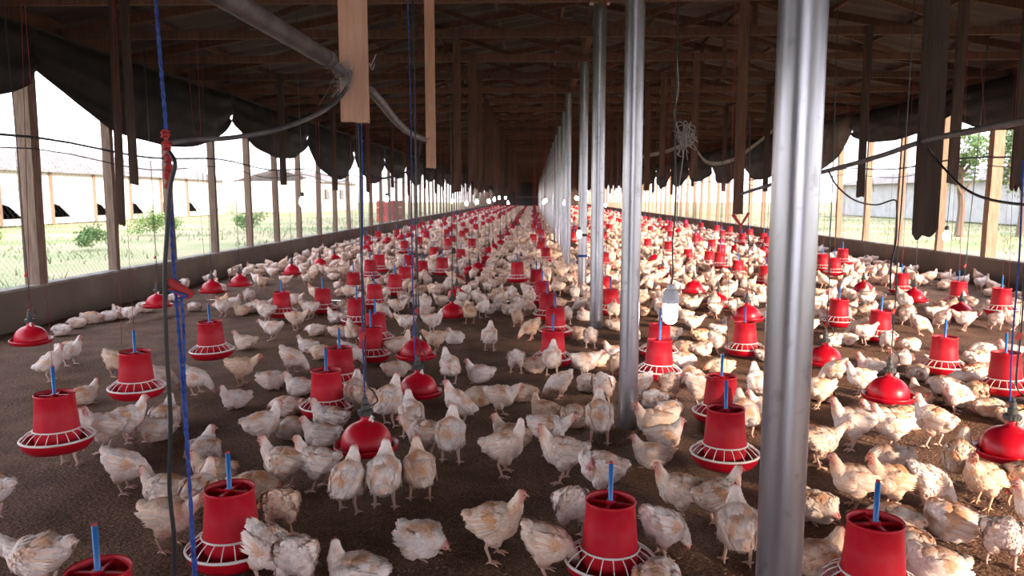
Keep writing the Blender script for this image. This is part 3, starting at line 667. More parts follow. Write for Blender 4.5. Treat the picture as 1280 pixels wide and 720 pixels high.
def make_bird(pose, seed):
    me, hc, Q, R, T = body_mesh(pose, .0055, 3)
    bm = bmesh.new(); bm.from_mesh(me); bpy.data.meshes.remove(me); bm.normal_update()
    for v in bm.verts:
        d = (v.co - hc).length; k = min(1, max(0, (d - .03) / .05))
        v.co += v.normal * k * (.0055 * noise.noise(v.co * 26 + Vector((seed, 0, 0))) + .003 * noise.noise(v.co * 70))
        if v.co.z < .002 and Q['sit']: v.co.z = .002
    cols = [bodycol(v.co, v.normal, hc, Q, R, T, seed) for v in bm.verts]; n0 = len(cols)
    bvh = BVHTree.FromBMesh(bm); faces = [(f.calc_center_median().copy(), f.normal.copy(), f.calc_area()) for f in bm.faces]
    def mark(c):
        while len(cols) < len(bm.verts): cols.append(np.array(c, dtype=float))
    if not Q['sit']: legs_bm(bm, pose, T); mark(LEG)
    else:
        for s_ in (-1, 1): tube(bm, [(.03, .05 * s_, .01), (.10, .055 * s_, .006)], [.008, .005], 5)
        mark(LEG)
    hd = Q['hd']; side = Vector((0, 0, 1)).cross(hd).normalized(); up = hd.cross(side).normalized(); H = hc + hd * .010
    tube(bm, [H + hd * .014 - up * .001, H + hd * .026 - up * .003, H + hd * .036 - up * .009], [.0078, .0052, .0008], 8); mark((.50, .36, .24))
    for i in range(4):
        c0 = H + hd * (.010 - i * .006) + up * .0185; tube(bm, [c0 - up * .004, c0 + up * (.007 + .003 * (i % 2)) - hd * .002], [.0045, .0015], 5)
    for s_ in (-1, 1): tube(bm, [H + hd * .014 - up * .012 + side * s_ * .006, H + hd * .013 - up * .024 + side * s_ * .007], [.005, .003], 5)
    mark(RED)
    for s_ in (-1, 1): bmesh.ops.create_icosphere(bm, subdivisions=1, radius=.0042, matrix=Matrix.Translation(H + hd * .008 + side * s_ * .0185 + up * .003))
    mark((.03, .015, .01))
    out = bpy.data.meshes.new('chicken'); bm.to_mesh(out); bm.free(); out.materials.append(M['plumage']); out.shade_smooth(); paint(out, np.array(cols))
    # feathers
    rr_ = random.Random(seed); V = []; Fc = []; C = []
    def flake(p, nrm, d, L_, W, lift, col):
        d = (d - nrm * d.dot(nrm)); 
        if d.length < 1e-4: return
        d.normalize(); s_ = nrm.cross(d).normalized(); dd = (d + nrm * lift).normalized(); k = len(V)
        V.extend([p - d * L_ * .25 - nrm * .001, p + dd * L_ * .35 + s_ * W / 2 - nrm * .0006, p + dd * L_ * .35 - s_ * W / 2 - nrm * .0006, p + dd * L_ * .4 + nrm * .0022, p + dd * L_ * .72 + s_ * W * .33, p + dd * L_ * .72 - s_ * W * .33, p + dd * L_ - nrm * .001])
        Fc.extend([(k, k + 1, k + 3), (k, k + 3, k + 2), (k + 1, k + 4, k + 3), (k + 3, k + 5, k + 2), (k + 3, k + 4, k + 6), (k + 3, k + 6, k + 5)])
        j = 1 + rr_.uniform(-.10, .10); b0 = np.array(col) * j; C.extend([b0 * .92, b0, b0, b0, b0 * 1.04, b0 * 1.04, b0 * 1.07])
    nb = Vector(Q['neck'][0][0]); tail = T + R @ Vector((-.16, 0, .055)); ws = [f[2] for f in faces]
    for p, nrm, a_ in rr_.choices(faces, ws, k=1500):
        dh = (p - hc).length
        if dh < .030 or p.z < .012: continue
        near = max(0, min(1, 1 - (dh - .03) / .09)); d = (tail - p).normalized() * (1 - near) + (nb - hc).normalized() * near + Vector((0, 0, -.25)) + Vector((rr_.uniform(-1, 1), rr_.uniform(-1, 1), rr_.uniform(-1, 1))) * .22
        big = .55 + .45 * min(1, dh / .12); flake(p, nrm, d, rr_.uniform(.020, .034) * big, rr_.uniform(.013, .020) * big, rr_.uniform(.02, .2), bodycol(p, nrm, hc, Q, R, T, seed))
    bd = R @ Vector((-1, 0, 0))
    for s_ in (-1, 1):
        for k in range(8):      # wing quills
            st = T + R @ Vector((-.005 - .006 * k, (.082 - .001 * k) * s_ * Q['wide'], -.012 + .009 * k)); loc, nr, ix, ds = bvh.find_nearest(st)
            flake(loc + nr * .004, nr, bd + R @ Vector((0, -.12 * s_, -.10 + .02 * k)), .085, .017, .03, (CREAM * .96 if k % 3 else CREAM * .6 + BUFF * .4))
    for k in range(9):          # tail
        a = (k - 4) / 4; st = T + R @ Vector((-.108, .022 * a, .05)); nz = R @ Vector((-.3, .5 * a, 1)).normalized()
        flake(st, nz, R @ Vector((-1, .35 * a, .25)), .052, .02, .02, CREAM * .97)
    fm = bpy.data.meshes.new('feathers'); fm.from_pydata(V, [], Fc); fm.materials.append(M['plumage']); paint(fm, np.array(C)); fm.shade_smooth()
    return out, fm
BIRD = {}
for i, k in enumerate(POSES): BIRD[k] = [make_bird(k, 11 + i * 7), make_bird(k, 61 + i * 5)]

# (px, py of the feet, pose, heading in degrees: 0 = right, 90 = away, 180 = left, 270 = toward the camera)
CK = [(52, 738, 'walk', 184), (-14, 652, 'stand', 185), (134, 561, 'look', 200), (163, 552, 'stand', 40), (192, 549, 'rest', 175), (207, 533, 'sit', 95), (157, 613, 'peck', 25), (206, 624, 'sit', 182), (256, 575, 'sitlook', 100),
      (268, 603, 'sit', 185), (212, 683, 'walk', 10), (252, 652, 'stand', 90), (88, 578, 'stand', 90), (105, 502, 'sit', 50), (64, 474, 'stretch', 30), (88, 456, 'stand', 5), (78, 418, 'rest', 170), (97, 409, 'rest', 185), (114, 403, 'rest', 10), (137, 400, 'rest', 180), (150, 397, 'sit', 160),
      (163, 402, 'walk', 200), (146, 470, 'peck', 5), (204, 487, 'peck', 60), (246, 492, 'peck', 8), (295, 508, 'sitlook', 215), (302, 480, 'walk', 15), (307, 435, 'sit', 182), (341, 424, 'walk', 180), (333, 402, 'stand', 185), (370, 411, 'walk', 10), (366, 466, 'peck', 5),
      (328, 557, 'stand', 35), (364, 546, 'rest', 100), (402, 556, 'sit', 178), (412, 533, 'sit', 170), (430, 520, 'stretch', 88), (350, 614, 'stand', 180), (322, 622, 'rest', 10), (398, 611, 'stand', 170), (436, 637, 'stretch', 78), (481, 633, 'stretch', 88), (525, 622, 'stretch', 108),
      (535, 572, 'walk', 165), (560, 576, 'stretch', 92), (514, 546, 'stretch', 104), (574, 533, 'stretch', 172), (487, 532, 'stretch', 60), (446, 520, 'peck', 60), (353, 666, 'peck', 95), (330, 720, 'peck', -20), (371, 740, 'peck', 88), (447, 738, 'sitlook', 178), (526, 690, 'rest', -38), (618, 697, 'stand', 5),
      (630, 592, 'look', 10), (640, 560, 'sit', 160), (626, 519, 'walk', 0), (600, 478, 'sit', 182), (612, 438, 'stretch', 90), (568, 428, 'sitlook', 255), (650, 465, 'peck', 88), (562, 480, 'stretch', 118), (647, 408, 'peck', 100), (664, 424, 'peck', 178), (541, 415, 'stand', 5), (508, 415, 'walk', 178), (587, 404, 'stretch', 120),
      (682, 522, 'sitlook', 155), (685, 568, 'walk', -12), (704, 601, 'stand', 178), (718, 531, 'rest', 90), (749, 553, 'stretch', 88), (752, 624, 'preen', 160), (714, 668, 'peck', 100), (688, 718, 'peck', 12), (801, 742, 'tuck', 80), (828, 696, 'peck', 25), (856, 650, 'stand', 178), (888, 657, 'stand', 22), (921, 702, 'stretch', 80),
      (815, 581, 'sit', 176), (830, 557, 'sit', 4), (816, 537, 'sit', 182), (836, 524, 'rest', 30), (925, 541, 'stretch', 100), (946, 502, 'stretch', 92), (955, 520, 'sit', 178), (874, 507, 'peck', 0), (836, 500, 'peck', 90), (900, 469, 'rest', 178), (864, 478, 'tuck', 120), (853, 459, 'rest', 10), (856, 441, 'rest', 170), (886, 443, 'tuck', 5),
      (915, 444, 'peck', 20), (898, 415, 'sit', 30), (866, 415, 'walk', 0), (722, 458, 'rest', 175), (744, 456, 'rest', 10), (731, 472, 'walk', 5), (690, 469, 'stretch', 85), (672, 462, 'rest', 0), (736, 489, 'rest', 110), (754, 504, 'peck', 70), (738, 434, 'peck', 90), (720, 423, 'rest', 180), (770, 449, 'sit', 178), (773, 474, 'peck', 90), (800, 502, 'peck', 180), (818, 508, 'rest', 90),
      (1022, 582, 'walk', 5), (1068, 633, 'stand', 176), (1110, 634, 'stand', 183), (1113, 585, 'rest', 178), (1113, 561, 'stand', 172), (1064, 560, 'stand', 180), (1098, 533, 'sit', 176), (1165, 557, 'look', 130), (1236, 519, 'rest', 10), (1194, 514, 'peck', -20), (1197, 606, 'stretch', 50), (1232, 628, 'look', 195), (1272, 630, 'peck', 80),
      (1021, 646, 'rest', 285), (1024, 716, 'sit', 20), (1120, 668, 'rest', 130), (1158, 634, 'peck', 0), (1188, 670, 'tuck', 150), (1166, 726, 'tuck', 178), (1250, 706, 'peck', 70), (1296, 668, 'stand', 180), (1136, 700, 'rest', 80), (1022, 508, 'walk', 170),
      (1074, 493, 'stand', 178), (1088, 466, 'sit', 176), (1026, 500, 'rest', 90), (1043, 478, 'peck', 170), (1040, 431, 'tuck', 0), (1058, 430, 'rest', 180), (1072, 422, 'peck', 170), (1087, 429, 'walk', 10), (1108, 439, 'peck', 60), (1034, 407, 'stretch', 90), (1053, 406, 'stretch', 95), (1133, 406, 'peck', 88), (1149, 418, 'peck', 0),
      (1160, 463, 'rest', 0), (1138, 437, 'rest', 12), (1203, 486, 'rest', 175), (1222, 474, 'tuck', 10), (1228, 444, 'rest', 178), (1196, 508, 'sit', 120), (1241, 498, 'rest', 60), (1150, 505, 'sit', 100), (1245, 411, 'peck', 90), (1222, 456, 'rest', 0), (1125, 468, 'peck', 90), (1146, 474, 'rest', 45), (1262, 446, 'sit', 170), (1270, 500, 'rest', 180), (1178, 410, 'peck', 100), (1168, 404, 'walk', 0), (1265, 412, 'stand', 180), (1205, 412, 'walk', 180), (1130, 532, 'rest', 20), (1268, 530, 'rest', 0), (1180, 492, 'rest', 120),
      (375, 492, 'sit', 178), (340, 484, 'rest', 0), (440, 430, 'stretch', 120), (423, 420, 'rest', 0), (395, 418, 'rest', 180), (385, 438, 'sit', 178), (402, 447, 'rest', 170), (420, 402, 'sit', 160), (388, 398, 'walk', 178), (440, 458, 'peck', 0), (495, 470, 'rest', 10), (478, 452, 'look', 20), (360, 518, 'rest', 180), (545, 440, 'walk', 190), (505, 437, 'rest', 0), (478, 400, 'peck', 0), (497, 395, 'walk', 0), (532, 395, 'rest', 170), (700, 497, 'peck', 180), (655, 500, 'rest', 150), (770, 412, 'rest', 20), (790, 425, 'tuck', 90), (708, 405, 'peck', 90), (600, 505, 'rest', 200), (955, 450, 'sit', 10), (875, 425, 'rest', 30), (1000, 455, 'rest', 20), (985, 520, 'rest', 0), (840, 430, 'stand', 200), (1010, 420, 'walk', 180)]
birds = []
for i, (px, py, ps, hd) in enumerate(CK):
    p = gnd(px, py); birds.append([p.x, p.y, ps, math.radians(hd + rnd.uniform(-6, 6)) + math.atan2(-p.x, p.y) * .0, 0])
def dens(x, y):
    if x < -3.3 and y < 14: return .25
    if x < -4.6 and y < 30: return .55
    if y < 13 and x < -1: return .75
    return 1
cell = {}
def ok(x, y, r_):
    ci, cj = int(x / .3), int(y / .3)
    for a in (-1, 0, 1):
        for c in (-1, 0, 1):
            for (u, v) in cell.get((ci + a, cj + c), ()):
                if (u - x) ** 2 + (v - y) ** 2 < r_ * r_: return False
    return True
def put(x, y): cell.setdefault((int(x / .3), int(y / .3)), []).append((x, y))
for b_ in birds: put(b_[0], b_[1])
obst = [(x, y) for x, y, d in posts] + [(p.x, p.y) for p in fpts if p.y > 5] + [(p.x, p.y) for p in dpts if p.y > 5] + extra + dextra
for x, y in obst: put(x, y)
PW = ['stand', 'look', 'stretch', 'walk', 'walk', 'peck', 'peck', 'peck', 'preen', 'sit', 'sit', 'sitlook', 'rest', 'rest', 'rest', 'tuck']
far = []
y = 9.0
cand = []
rs = random.Random(99)
A = int((XR - XL) * (Y1 - 9) * 20)
for _ in range(A):
    yy = rs.uniform(9.2, Y1 - .5); xx = rs.uniform(XL + .2, XR - .2)
    if rs.random() > dens(xx, yy) or noise.noise(Vector((xx * .55, yy * .3, 4))) < -.36: continue
    rr_ = .22 if yy < 40 else .25
    if ok(xx, yy, rr_): put(xx, yy); cand.append([xx, yy, rs.choice(PW), rs.random() * 2 * PI, 1])
cand.sort(key=lambda c: c[1])
vis = [c for c in cand if abs(c[0] / c[1] + .03) < .70]
NI = 300 - len(birds)
near = vis[:NI]; far = vis[NI:]
# nudge overlapping near birds apart
P0 = [b_[:2] for b_ in birds]
for it in range(30):
    for i in range(len(birds)):
        for j in range(i):
            dx = birds[i][0] - birds[j][0]; dy = birds[i][1] - birds[j][1]; d = math.hypot(dx, dy) + 1e-6; mn = .17
            if d < mn:
                s_ = (mn - d) * .5 / d; birds[i][0] += dx * s_; birds[i][1] += dy * s_; birds[j][0] -= dx * s_; birds[j][1] -= dy * s_
    for b_ in birds:
        for x, y_, r_ in pcols:
            dx, dy = b_[0] - x, b_[1] - y_; d = math.hypot(dx, dy) + 1e-6
            if d < r_ + .02: b_[0] += dx / d * (r_ + .02 - d); b_[1] += dy / d * (r_ + .02 - d)
        for p, r_ in [(q, .25) for q in fpts] + [(q, .20) for q in dpts]:
            dx, dy = b_[0] - p.x, b_[1] - p.y; d = math.hypot(dx, dy) + 1e-6
            if d < r_ and p.z < .2: b_[0] += dx / d * (r_ - d) * .6; b_[1] += dy / d * (r_ - d) * .6
        b_[0] = max(XL + .2, min(XR - .2, b_[0]))
PH = {'stand': 'standing', 'look': 'standing, head turned,', 'stretch': 'stretching up', 'walk': 'walking', 'peck': 'pecking', 'preen': 'preening', 'sit': 'sitting', 'sitlook': 'sitting, head turned,', 'rest': 'lying low', 'tuck': 'lying tucked'}
def facing(a):
    a = math.degrees(a) % 360
    return 'facing right' if a < 45 or a > 315 else 'facing away' if a < 135 else 'facing left' if a < 225 else 'facing us'
allb = birds + near; seen = {}; tints = [rnd.random() for _ in allb]
recs = []
for x, y, ps, hd, k in allb:
    m = min(marks, key=lambda q: (q[0] - x) ** 2 + (q[1] - y) ** 2); dx, dy = x - m[0], y - m[1]
    rel = ('left of' if dx < 0 else 'right of') if abs(dx) > abs(dy) else ('behind' if dy > 0 else 'in front of')
    tn = tints[len(recs)]; key = '%s chicken %s %s %s' % ('white' if tn < .4 else 'cream' if tn < .75 else 'buff tinged', PH[ps] + (' ' + facing(hd)), rel, m[2]); seen.setdefault(key, []).append(len(recs)); recs.append((x, y, ps, hd, k, key, math.hypot(dx, dy)))
labs = {}
for key, ids in seen.items():
    ids.sort(key=lambda i: recs[i][6])
    for n_, i in enumerate(ids): labs[i] = key if len(ids) == 1 else (key + (', nearest' if n_ == 0 else ', %s nearest' % ordn(n_)))
for i, (x, y, ps, hd, k, key, _) in enumerate(recs):
    bd_, fm = BIRD[ps][rnd.randrange(2)]
    sc = rnd.uniform(.74, .83) * (1.09 if y < 5 else 1.03 if y < 7 else 1)
    z = litz(x, y) if y < 11 else -.01
    o = link('chicken', bd_, None, (x, y, z + .002), (0, 0, hd)); o.scale = (sc * .95, sc * 1.06, sc * rnd.uniform(.98, 1.06))
    f = link('feathers', fm, o); f['kind'] = 'stuff'; o.color = f.color = (1, 1, 1, tints[i])
    tag(o, labs[i], 'chicken', 'flock of white broiler chickens')
# distant flock, joined
LOD = {}
for lv, (vx, sub, dec, nl) in enumerate(((.013, 2, .42, 4), (.02, 2, .40, 3), (.028, 2, .38, 3))):
    for ps in ('stand', 'peck', 'walk', 'stretch', 'sit', 'rest', 'tuck', 'look'):
        me, hc, Q, R, T = body_mesh(ps, vx, sub, dec); bm = bmesh.new(); bm.from_mesh(me); bm.normal_update()
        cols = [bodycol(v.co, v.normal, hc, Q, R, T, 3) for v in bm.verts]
        if not Q['sit'] and lv < 2: legs_bm(bm, ps, T, nl)
        while len(cols) < len(bm.verts): cols.append(LEG)
        bmesh.ops.triangulate(bm, faces=bm.faces[:]); bm.verts.index_update()
        LOD[(ps, lv)] = (np.array([v.co[:] for v in bm.verts]), np.array([[v.index for v in f.verts] for f in bm.faces]), np.array(cols)); bm.free()
AL = {'preen': 'look', 'sitlook': 'sit'}
V = []; Fc = []; C = []; base = 0
for x, y, ps, hd, k in far:
    lv = 0 if y < 24 else 1 if y < 45 else 2
    v, f, c = LOD[(AL.get(ps, ps), lv)]; ca, sa = math.cos(hd), math.sin(hd); sc = rnd.uniform(.76, .86)
    R_ = np.array(((ca, -sa, 0), (sa, ca, 0), (0, 0, 1))) * sc; V.append(v @ R_.T + np.array((x, y, -.008))); Fc.append(f + base); base += len(v)
    u = rnd.random(); tn = np.array((1, .97, .95)) * (1 - u) + np.array((.95, .80, .66)) * u; C.append(c * tn * rnd.uniform(.98, 1.12))
V = np.concatenate(V); Fc = np.concatenate(Fc); C = np.concatenate(C)
me = bpy.data.meshes.new('distant_flock'); me.vertices.add(len(V)); me.vertices.foreach_set('co', V.ravel()); me.loops.add(Fc.size); me.loops.foreach_set('vertex_index', Fc.ravel().astype(np.int32))
me.polygons.add(len(Fc)); me.polygons.foreach_set('loop_start', np.arange(0, Fc.size, 3, dtype=np.int32)); me.polygons.foreach_set('loop_total', np.full(len(Fc), 3, dtype=np.int32)) if False else None
me.update(calc_edges=True); me.validate(); me.materials.append(M['plumage']); me.shade_smooth(); paint(me, C)
tag(link('distant_flock', me), 'crowd of white chickens filling the floor toward the far end', 'chicken', kind='stuff').color = (1, 1, 1, 0)
print('birds', len(birds), len(near), len(far), 'flock tris', len(Fc))

# ------------------------------------------------------------------ bulbs
def bulb(px, py, Y, lab, sc=1, strength=None):
    p = at(px, py, Y); r_ = empty('light_bulb', p); r_.scale = (sc,) * 3
    bm = bmesh.new(); lathe(bm, [(0, -.06), (.018, -.055), (.030, -.038), (.034, -.015), (.030, .012), (.018, .032), (.014, .045)], 16); obj('bulb', bm, 'bulb', r_, smooth=True)
    bm = bmesh.new(); lathe(bm, [(.0, .09), (.010, .09), (.020, .08), (.020, .045), (.0, .045)], 12); obj('socket', bm, 'black', r_)
    bm = bmesh.new(); tube(bm, [(0, 0, .085), (.006, 0, .5), (-.004, 0, 1.0), (0, 0, (3.5 - p.z) / sc)], .003, 5); obj('flex', bm, 'cord_dark', r_)
    tag(r_, lab, 'bulb', 'bare light bulbs'); return r_
bulb(1183, 294, 7.6, 'bare glowing bulb hanging in front of the right side opening')
bulb(378, 251, 8.0, 'glowing bulb hanging at far left before the grass outside')
bulb(483, 248, 13, 'glowing bulb hanging left of centre, second from the left')
bulb(565, 251, 19, 'small glowing bulb, third from the left in the row'); bulb(583, 254, 24, 'small glowing bulb, fourth from the left in the row', 1.2)
bulb(724, 292, 10.2, 'glowing bulb hanging low between two steel posts', 1.0)
bulb(706, 253, 17, 'small glowing bulb left of the low bulb between posts', 1.0); bulb(680, 252, 28, 'tiny glowing bulb beside the far steel posts', 1.5); bulb(757, 256, 20, 'tiny glowing bulb just right of the third steel post', 1)
for px, py, Y in ((596, 252, 30), (611, 251, 36), (618, 249, 42), (624, 247, 48), (632, 247, 54), (635, 253, 58), (720, 247, 40), (722, 248, 44), (682, 250, 40)): bulb(px, py, Y, 'tiny glowing bulb deep inside the house', 1.8)
# bright LED lamp near the middle
p = at(838, 386, 5.6); lp = empty('led_lamp', p, .2)
s_ = .0062
bm = bmesh.new(); lathe(bm, [(.0, -.115), (.03, -.108), (.048, -.09), (.052, -.06), (.052, .04)], 24); obj('light_tube', bm, mat('led', (.92, .95, 1), emis=22), lp, smooth=True)
bm = bmesh.new(); lathe(bm, [(.0, .04), (.060, .04), (.064, .05), (.066, .085), (.058, .105), (.046, .14), (.032, .15), (.030, .175), (.026, .185), (.0, .185)], 24)
for k in range(12):
    a = 2 * PI * k / 12; box(bm, (.054 * math.cos(a), .054 * math.sin(a), .105), (.006, .004, .05), Matrix.Rotation(a, 3, 'Z'))
obj('housing', bm, 'lampbody', lp, smooth=False)
bm = bmesh.new(); tube(bm, spline([(0, 0, .18), (.012, 0, .26), (.004, 0, .5), (.02, 0, .8), (0, 0, 1.4), (0, 0, 3.5 - p.z)]), .006, 7); obj('flex', bm, 'black', lp, smooth=True)
tag(lp, 'bright white lamp with finned housing hanging right of the second post', 'lamp')

# ------------------------------------------------------------------ ropes, pipes, cables (hang at real distances)
def cable(name, pts, rad, m, lab, cat='cable', n=10, sides=8, grp=None):
    bm = bmesh.new(); tube(bm, spline(pts, n), rad, sides); return tag(obj(name, bm, m, smooth=True), lab, cat, grp)
c1 = at(408, 73, 2.72); c0 = at(284, -2, 1.85); cc = c0 + (c0 - c1) * .8
bm = bmesh.new(); tube(bm, [cc, c0, c1], .0285, 16); lathe_c = None
pipe = obj('conduit_pipe', bm, 'pipe', smooth=True); tag(pipe, 'thick dusty grey conduit slanting down from the top left to board', 'pipe')
bm = bmesh.new(); d = (c1 - c0).normalized(); tube(bm, [c1 - d * .03, c1 + d * .035], .032, 16); tube(bm, spline([c1 + d * .03, at(425, 88, 2.78), at(436, 100, 2.83)], 6), [.026, .022] + [.018] * 11, 12, True); obj('coupling', bm, 'pipe', pipe, smooth=True)
cable('conduit_pipe', [at(462, 112, 2.87), at(478, 130, 3.3), at(494, 150, 4.4), at(512, 166, 5.8), at(530, 174, 7.85)], [.016 + .012 * k / 40 for k in range(41)], 'pipe', 'grey flexible conduit sagging from the nearest board to the next board', 'pipe', 10, 12)
cable('power_cable', [at(438, 88, 2.80), at(432, 112, 2.78), at(405, 138, 2.6), at(350, 161, 2.3), at(290, 172, 2.15), at(240, 175, 2.05), at(213, 179, 2.0)], .0075, 'pipe', 'dusty cable sagging from the nearest board to the blue rope')
cable('power_cable', [at(527, 176, 7.88), at(520, 205, 7.8), at(500, 218, 7.6), at(470, 222, 7.4), at(452, 205, 7.3)], .009, 'cord_dark', 'thin dark cable drooping below the second pale board')
# cobweb tufts and binding wire on the first board
bm = bmesh.new(); r2 = random.Random(5); a0 = B1 + Vector((0, -.022, .0)); z0 = at(440, 85, 2.82)
for k in range(90):
    a = at(436 + r2.gauss(0, 5), 78 + r2.uniform(-10, 30), 2.81 + r2.uniform(-.02, .02)); b_ = at(424 + r2.gauss(0, 8), 112 + r2.uniform(-25, 20), 2.78 + r2.uniform(-.03, .03)); tube(bm, [a, a.lerp(b_, .5) + Vector((r2.uniform(-.01, .01), 0, r2.uniform(-.012, .0))), b_], .0006, 3, False)
tag(obj('cobweb', bm, 'web'), 'dusty cobweb between the thick conduit and the nearest board', 'cobweb', kind='stuff')
bx0 = B1.x; zz = at(446, 78, 2.83).z
bm = bmesh.new(); P = [(bx0 - .052, 2.828, zz), (bx0 + .052, 2.828, zz - .004), (bx0 + .053, 2.872, zz), (bx0 - .053, 2.872, zz + .003), (bx0 - .052, 2.828, zz)]; tube(bm, P, .0018, 6); tube(bm, [P[1], (bx0 + .062, 2.82, zz - .02), (bx0 + .085, 2.81, zz + .025)], .0022, 6); tube(bm, [P[1], (bx0 + .07, 2.82, zz - .03), (bx0 + .08, 2.81, zz - .005)], .0015, 6)
tag(obj('binding_wire', bm, 'cord_grey'), 'twisted binding wire tied round the nearest pale board', 'wire')
# blue rope, two strands, with red knot, and black cable beside it
YR = 2.0
def twisted(name, pts, rad, m, lab):
    bm = bmesh.new(); P = spline(pts, 26)
    for s_ in (0, 1):
        tube(bm, [p + Vector((math.cos(i * .9 + s_ * PI), math.sin(i * .9 + s_ * PI), 0)) * rad * .55 for i, p in enumerate(P)], rad * .75, 6)
    return tag(obj(name, bm, m, smooth=True), lab, 'rope')
twisted('blue_rope', [at(192, -40, YR), at(200, 70, YR), at(208, 165, YR), at(212, 235, YR), at(217, 330, YR), at(226, 450, YR), at(238, 620, YR), at(250, 780, YR)], .0042, 'cord_blue', 'long blue twisted rope hanging at left from roof to floor')
twisted('blue_rope', [at(224, 352, YR), at(229, 400, YR), at(231, 480, YR), at(235, 560, YR), at(241, 700, YR), at(249, 780, YR)], .0036, 'cord_blue', 'second blue strand tied below the red toggle at left')
bm = bmesh.new(); P = spline([at(207, 166, 1.99), at(209, 185, 1.985), at(212, 205, 1.985), at(210, 220, 1.99), at(211, 236, 1.99)], 8); tube(bm, P, [.008 + .004 * math.sin(k * 1.1) for k in range(len(P))], 8)
for k in range(9): c = P[k * 3]; tube(bm, [c + Vector((-.011, -.002, 0)), c + Vector((0, -.011, .006)), c + Vector((.011, -.002, .003))], .003, 5)
tag(obj('red_binding', bm, 'redcap', smooth=True), 'red cloth binding wound round the blue rope', 'binding')
bm = bmesh.new(); q = at(226, 360, 1.985); box(bm, q, (.075, .012, .020), Matrix.Rotation(.55, 3, 'Y')); box(bm, q + Vector((-.004, -.004, -.014)), (.06, .014, .010), Matrix.Rotation(.42, 3, 'Y')); bmesh.ops.bevel(bm, geom=bm.edges[:], offset=.003, segments=2, affect='EDGES')
tg = tag(obj('rope_toggle', bm, 'redcap'), 'red plastic rope toggle clipped on the blue rope', 'toggle')
bm = bmesh.new(); tube(bm, spline([q + Vector((-.035, -.008, -.006)), q + Vector((.0, -.014, -.012)), q + Vector((.02, -.012, -.020)), q + Vector((-.01, -.01, -.028))], 6), .0035, 6); obj('loop', bm, 'cord_blue', tg)
cable('black_cable', [at(212, 190, 1.97), at(219, 205, 1.96), at(213, 232, 1.96), at(210, 275, 1.96), at(206, 345, 1.96), at(208, 430, 1.96), at(213, 520, 1.96), at(212, 610, 1.96), at(218, 680, 1.96), at(216, 760, 1.96)], .0058, 'black', 'thick black cable hanging beside the blue rope at left')
# cord bundles down to the nearest drinkers
def twin(px0, py0, px1, py1, Y, lab):
    a, b_ = at(px0, py0, Y), at(px1, py1, Y); b_ = at(px1, py1, Y)
    cable('blue_rope', [a, a.lerp(b_, .35) + Vector((.006, 0, 0)), a.lerp(b_, .7) + Vector((-.006, 0, 0)), b_], .0045, 'cord_blue', lab, 'rope')  # plain cord to a drinker, not the twisted rope
twin(449, 60, 456, 500, dpts[12].y + .05, 'dark blue cord down to the largest left drinker'); twin(509, -20, 519, 455, dpts[13].y + .05, 'dark blue cord down to the second left drinker'); twin(1279, 200, 1262, 520, dpts[24].y + .05, 'dark blue cord at right edge down to the cut drinker')
# cables along both side walls and the right conduit
for side, X_ in (('left', XL + .12), ('right', XR - .12)):
    for j, zz_ in enumerate((2.18, 2.05)):
        pts = [(X_, y, zz_ - (.10 if k % 2 else 0) * (1 + j * .5)) for k, y in enumerate(np.arange(3.5, 60, 2.6))]
        cable('wall_cable', pts, .016 if j == 0 else .008, 'cord_dark', '%s dark cable strung along the %s side opening' % ('thicker upper' if j == 0 else 'thinner lower', side), n=4, sides=6)
cable('conduit_pipe', [at(1330, 138, 2.9), at(1280, 151, 3.1), at(1218, 163, 3.7), at(1156, 176, 4.49), at(1100, 195, 4.9), at(1036, 213, 5.6), at(960, 232, 6.8), at(925, 243, 7.85)], .0165, 'pipe', 'dark conduit rising to the right edge across the wide dark board', 'pipe')
cable('power_cable', [at(1160, 185, 4.48), at(1178, 208, 4.4), at(1205, 235, 3.6), at(1240, 250, 3.3), at(1300, 258, 3.0)], .006, 'black', 'thin black cable drooping right from the wide dark board')
cable('power_cable', [at(1036, 214, 5.0), at(1046, 232, 5.1), at(1068, 250, 5.3), at(1095, 256, 5.5), at(1118, 250, 5.6), at(1121, 262, 5.6), at(1120, 300, 5.6), at(1114, 330, 5.4), at(1113, 360, 5.0)], .006, 'black', 'black cable looping right of the foreground post')
cable('grey_cord', [at(848, -10, 7.5), at(846, 60, 7.5), at(848, 110, 7.5), at(843, 140, 7.5), at(846, 158, 7.5), at(855, 180, 7.5), at(848, 240, 7.5), at(846, 280, 7.5)], .006, 'cord_grey', 'thin grey cord hanging with a tangle right of the posts')
bm = bmesh.new(); r2 = random.Random(8)
for k in range(16):
    P = [at(857 + r2.gauss(0, 6), 172 + r2.gauss(0, 11), 7.48 + r2.uniform(-.03, .03)) for _ in range(5)]; tube(bm, spline(P, 5), .004, 5)
tag(obj('cord_tangle', bm, 'cord_grey'), 'tangled bundle of grey cord hanging right of the second post', 'cord')
# pale fabric strip hanging across right of the posts
bm = bmesh.new(); pv = None
for k, (px, py) in enumerate(spline([(800, 196, 0), (830, 190, 0), (862, 180, 0), (885, 205, 0), (915, 200, 0), (945, 180, 0), (970, 160, 0)], 5)) if False else enumerate([(v.x, v.y) for v in spline([(795, 197, 0), (830, 190, 0), (862, 181, 0), (885, 203, 0), (915, 200, 0), (945, 180, 0), (970, 160, 0)], 5)]):
    a, b_ = at(px, py - 2, 17), at(px, py + 2.5, 17); q = (bm.verts.new(a), bm.verts.new(b_), bm.verts.new(b_ + Vector((0, .02, 0))), bm.verts.new(a + Vector((0, .02, 0))))
    if pv:
        for j in range(4): bm.faces.new((pv[j], pv[(j + 1) % 4], q[(j + 1) % 4], q[j]))
    pv = q
tag(obj('cloth_strip', bm, 'sill'), 'pale cloth strip strung under the roof right of the posts', 'cloth')
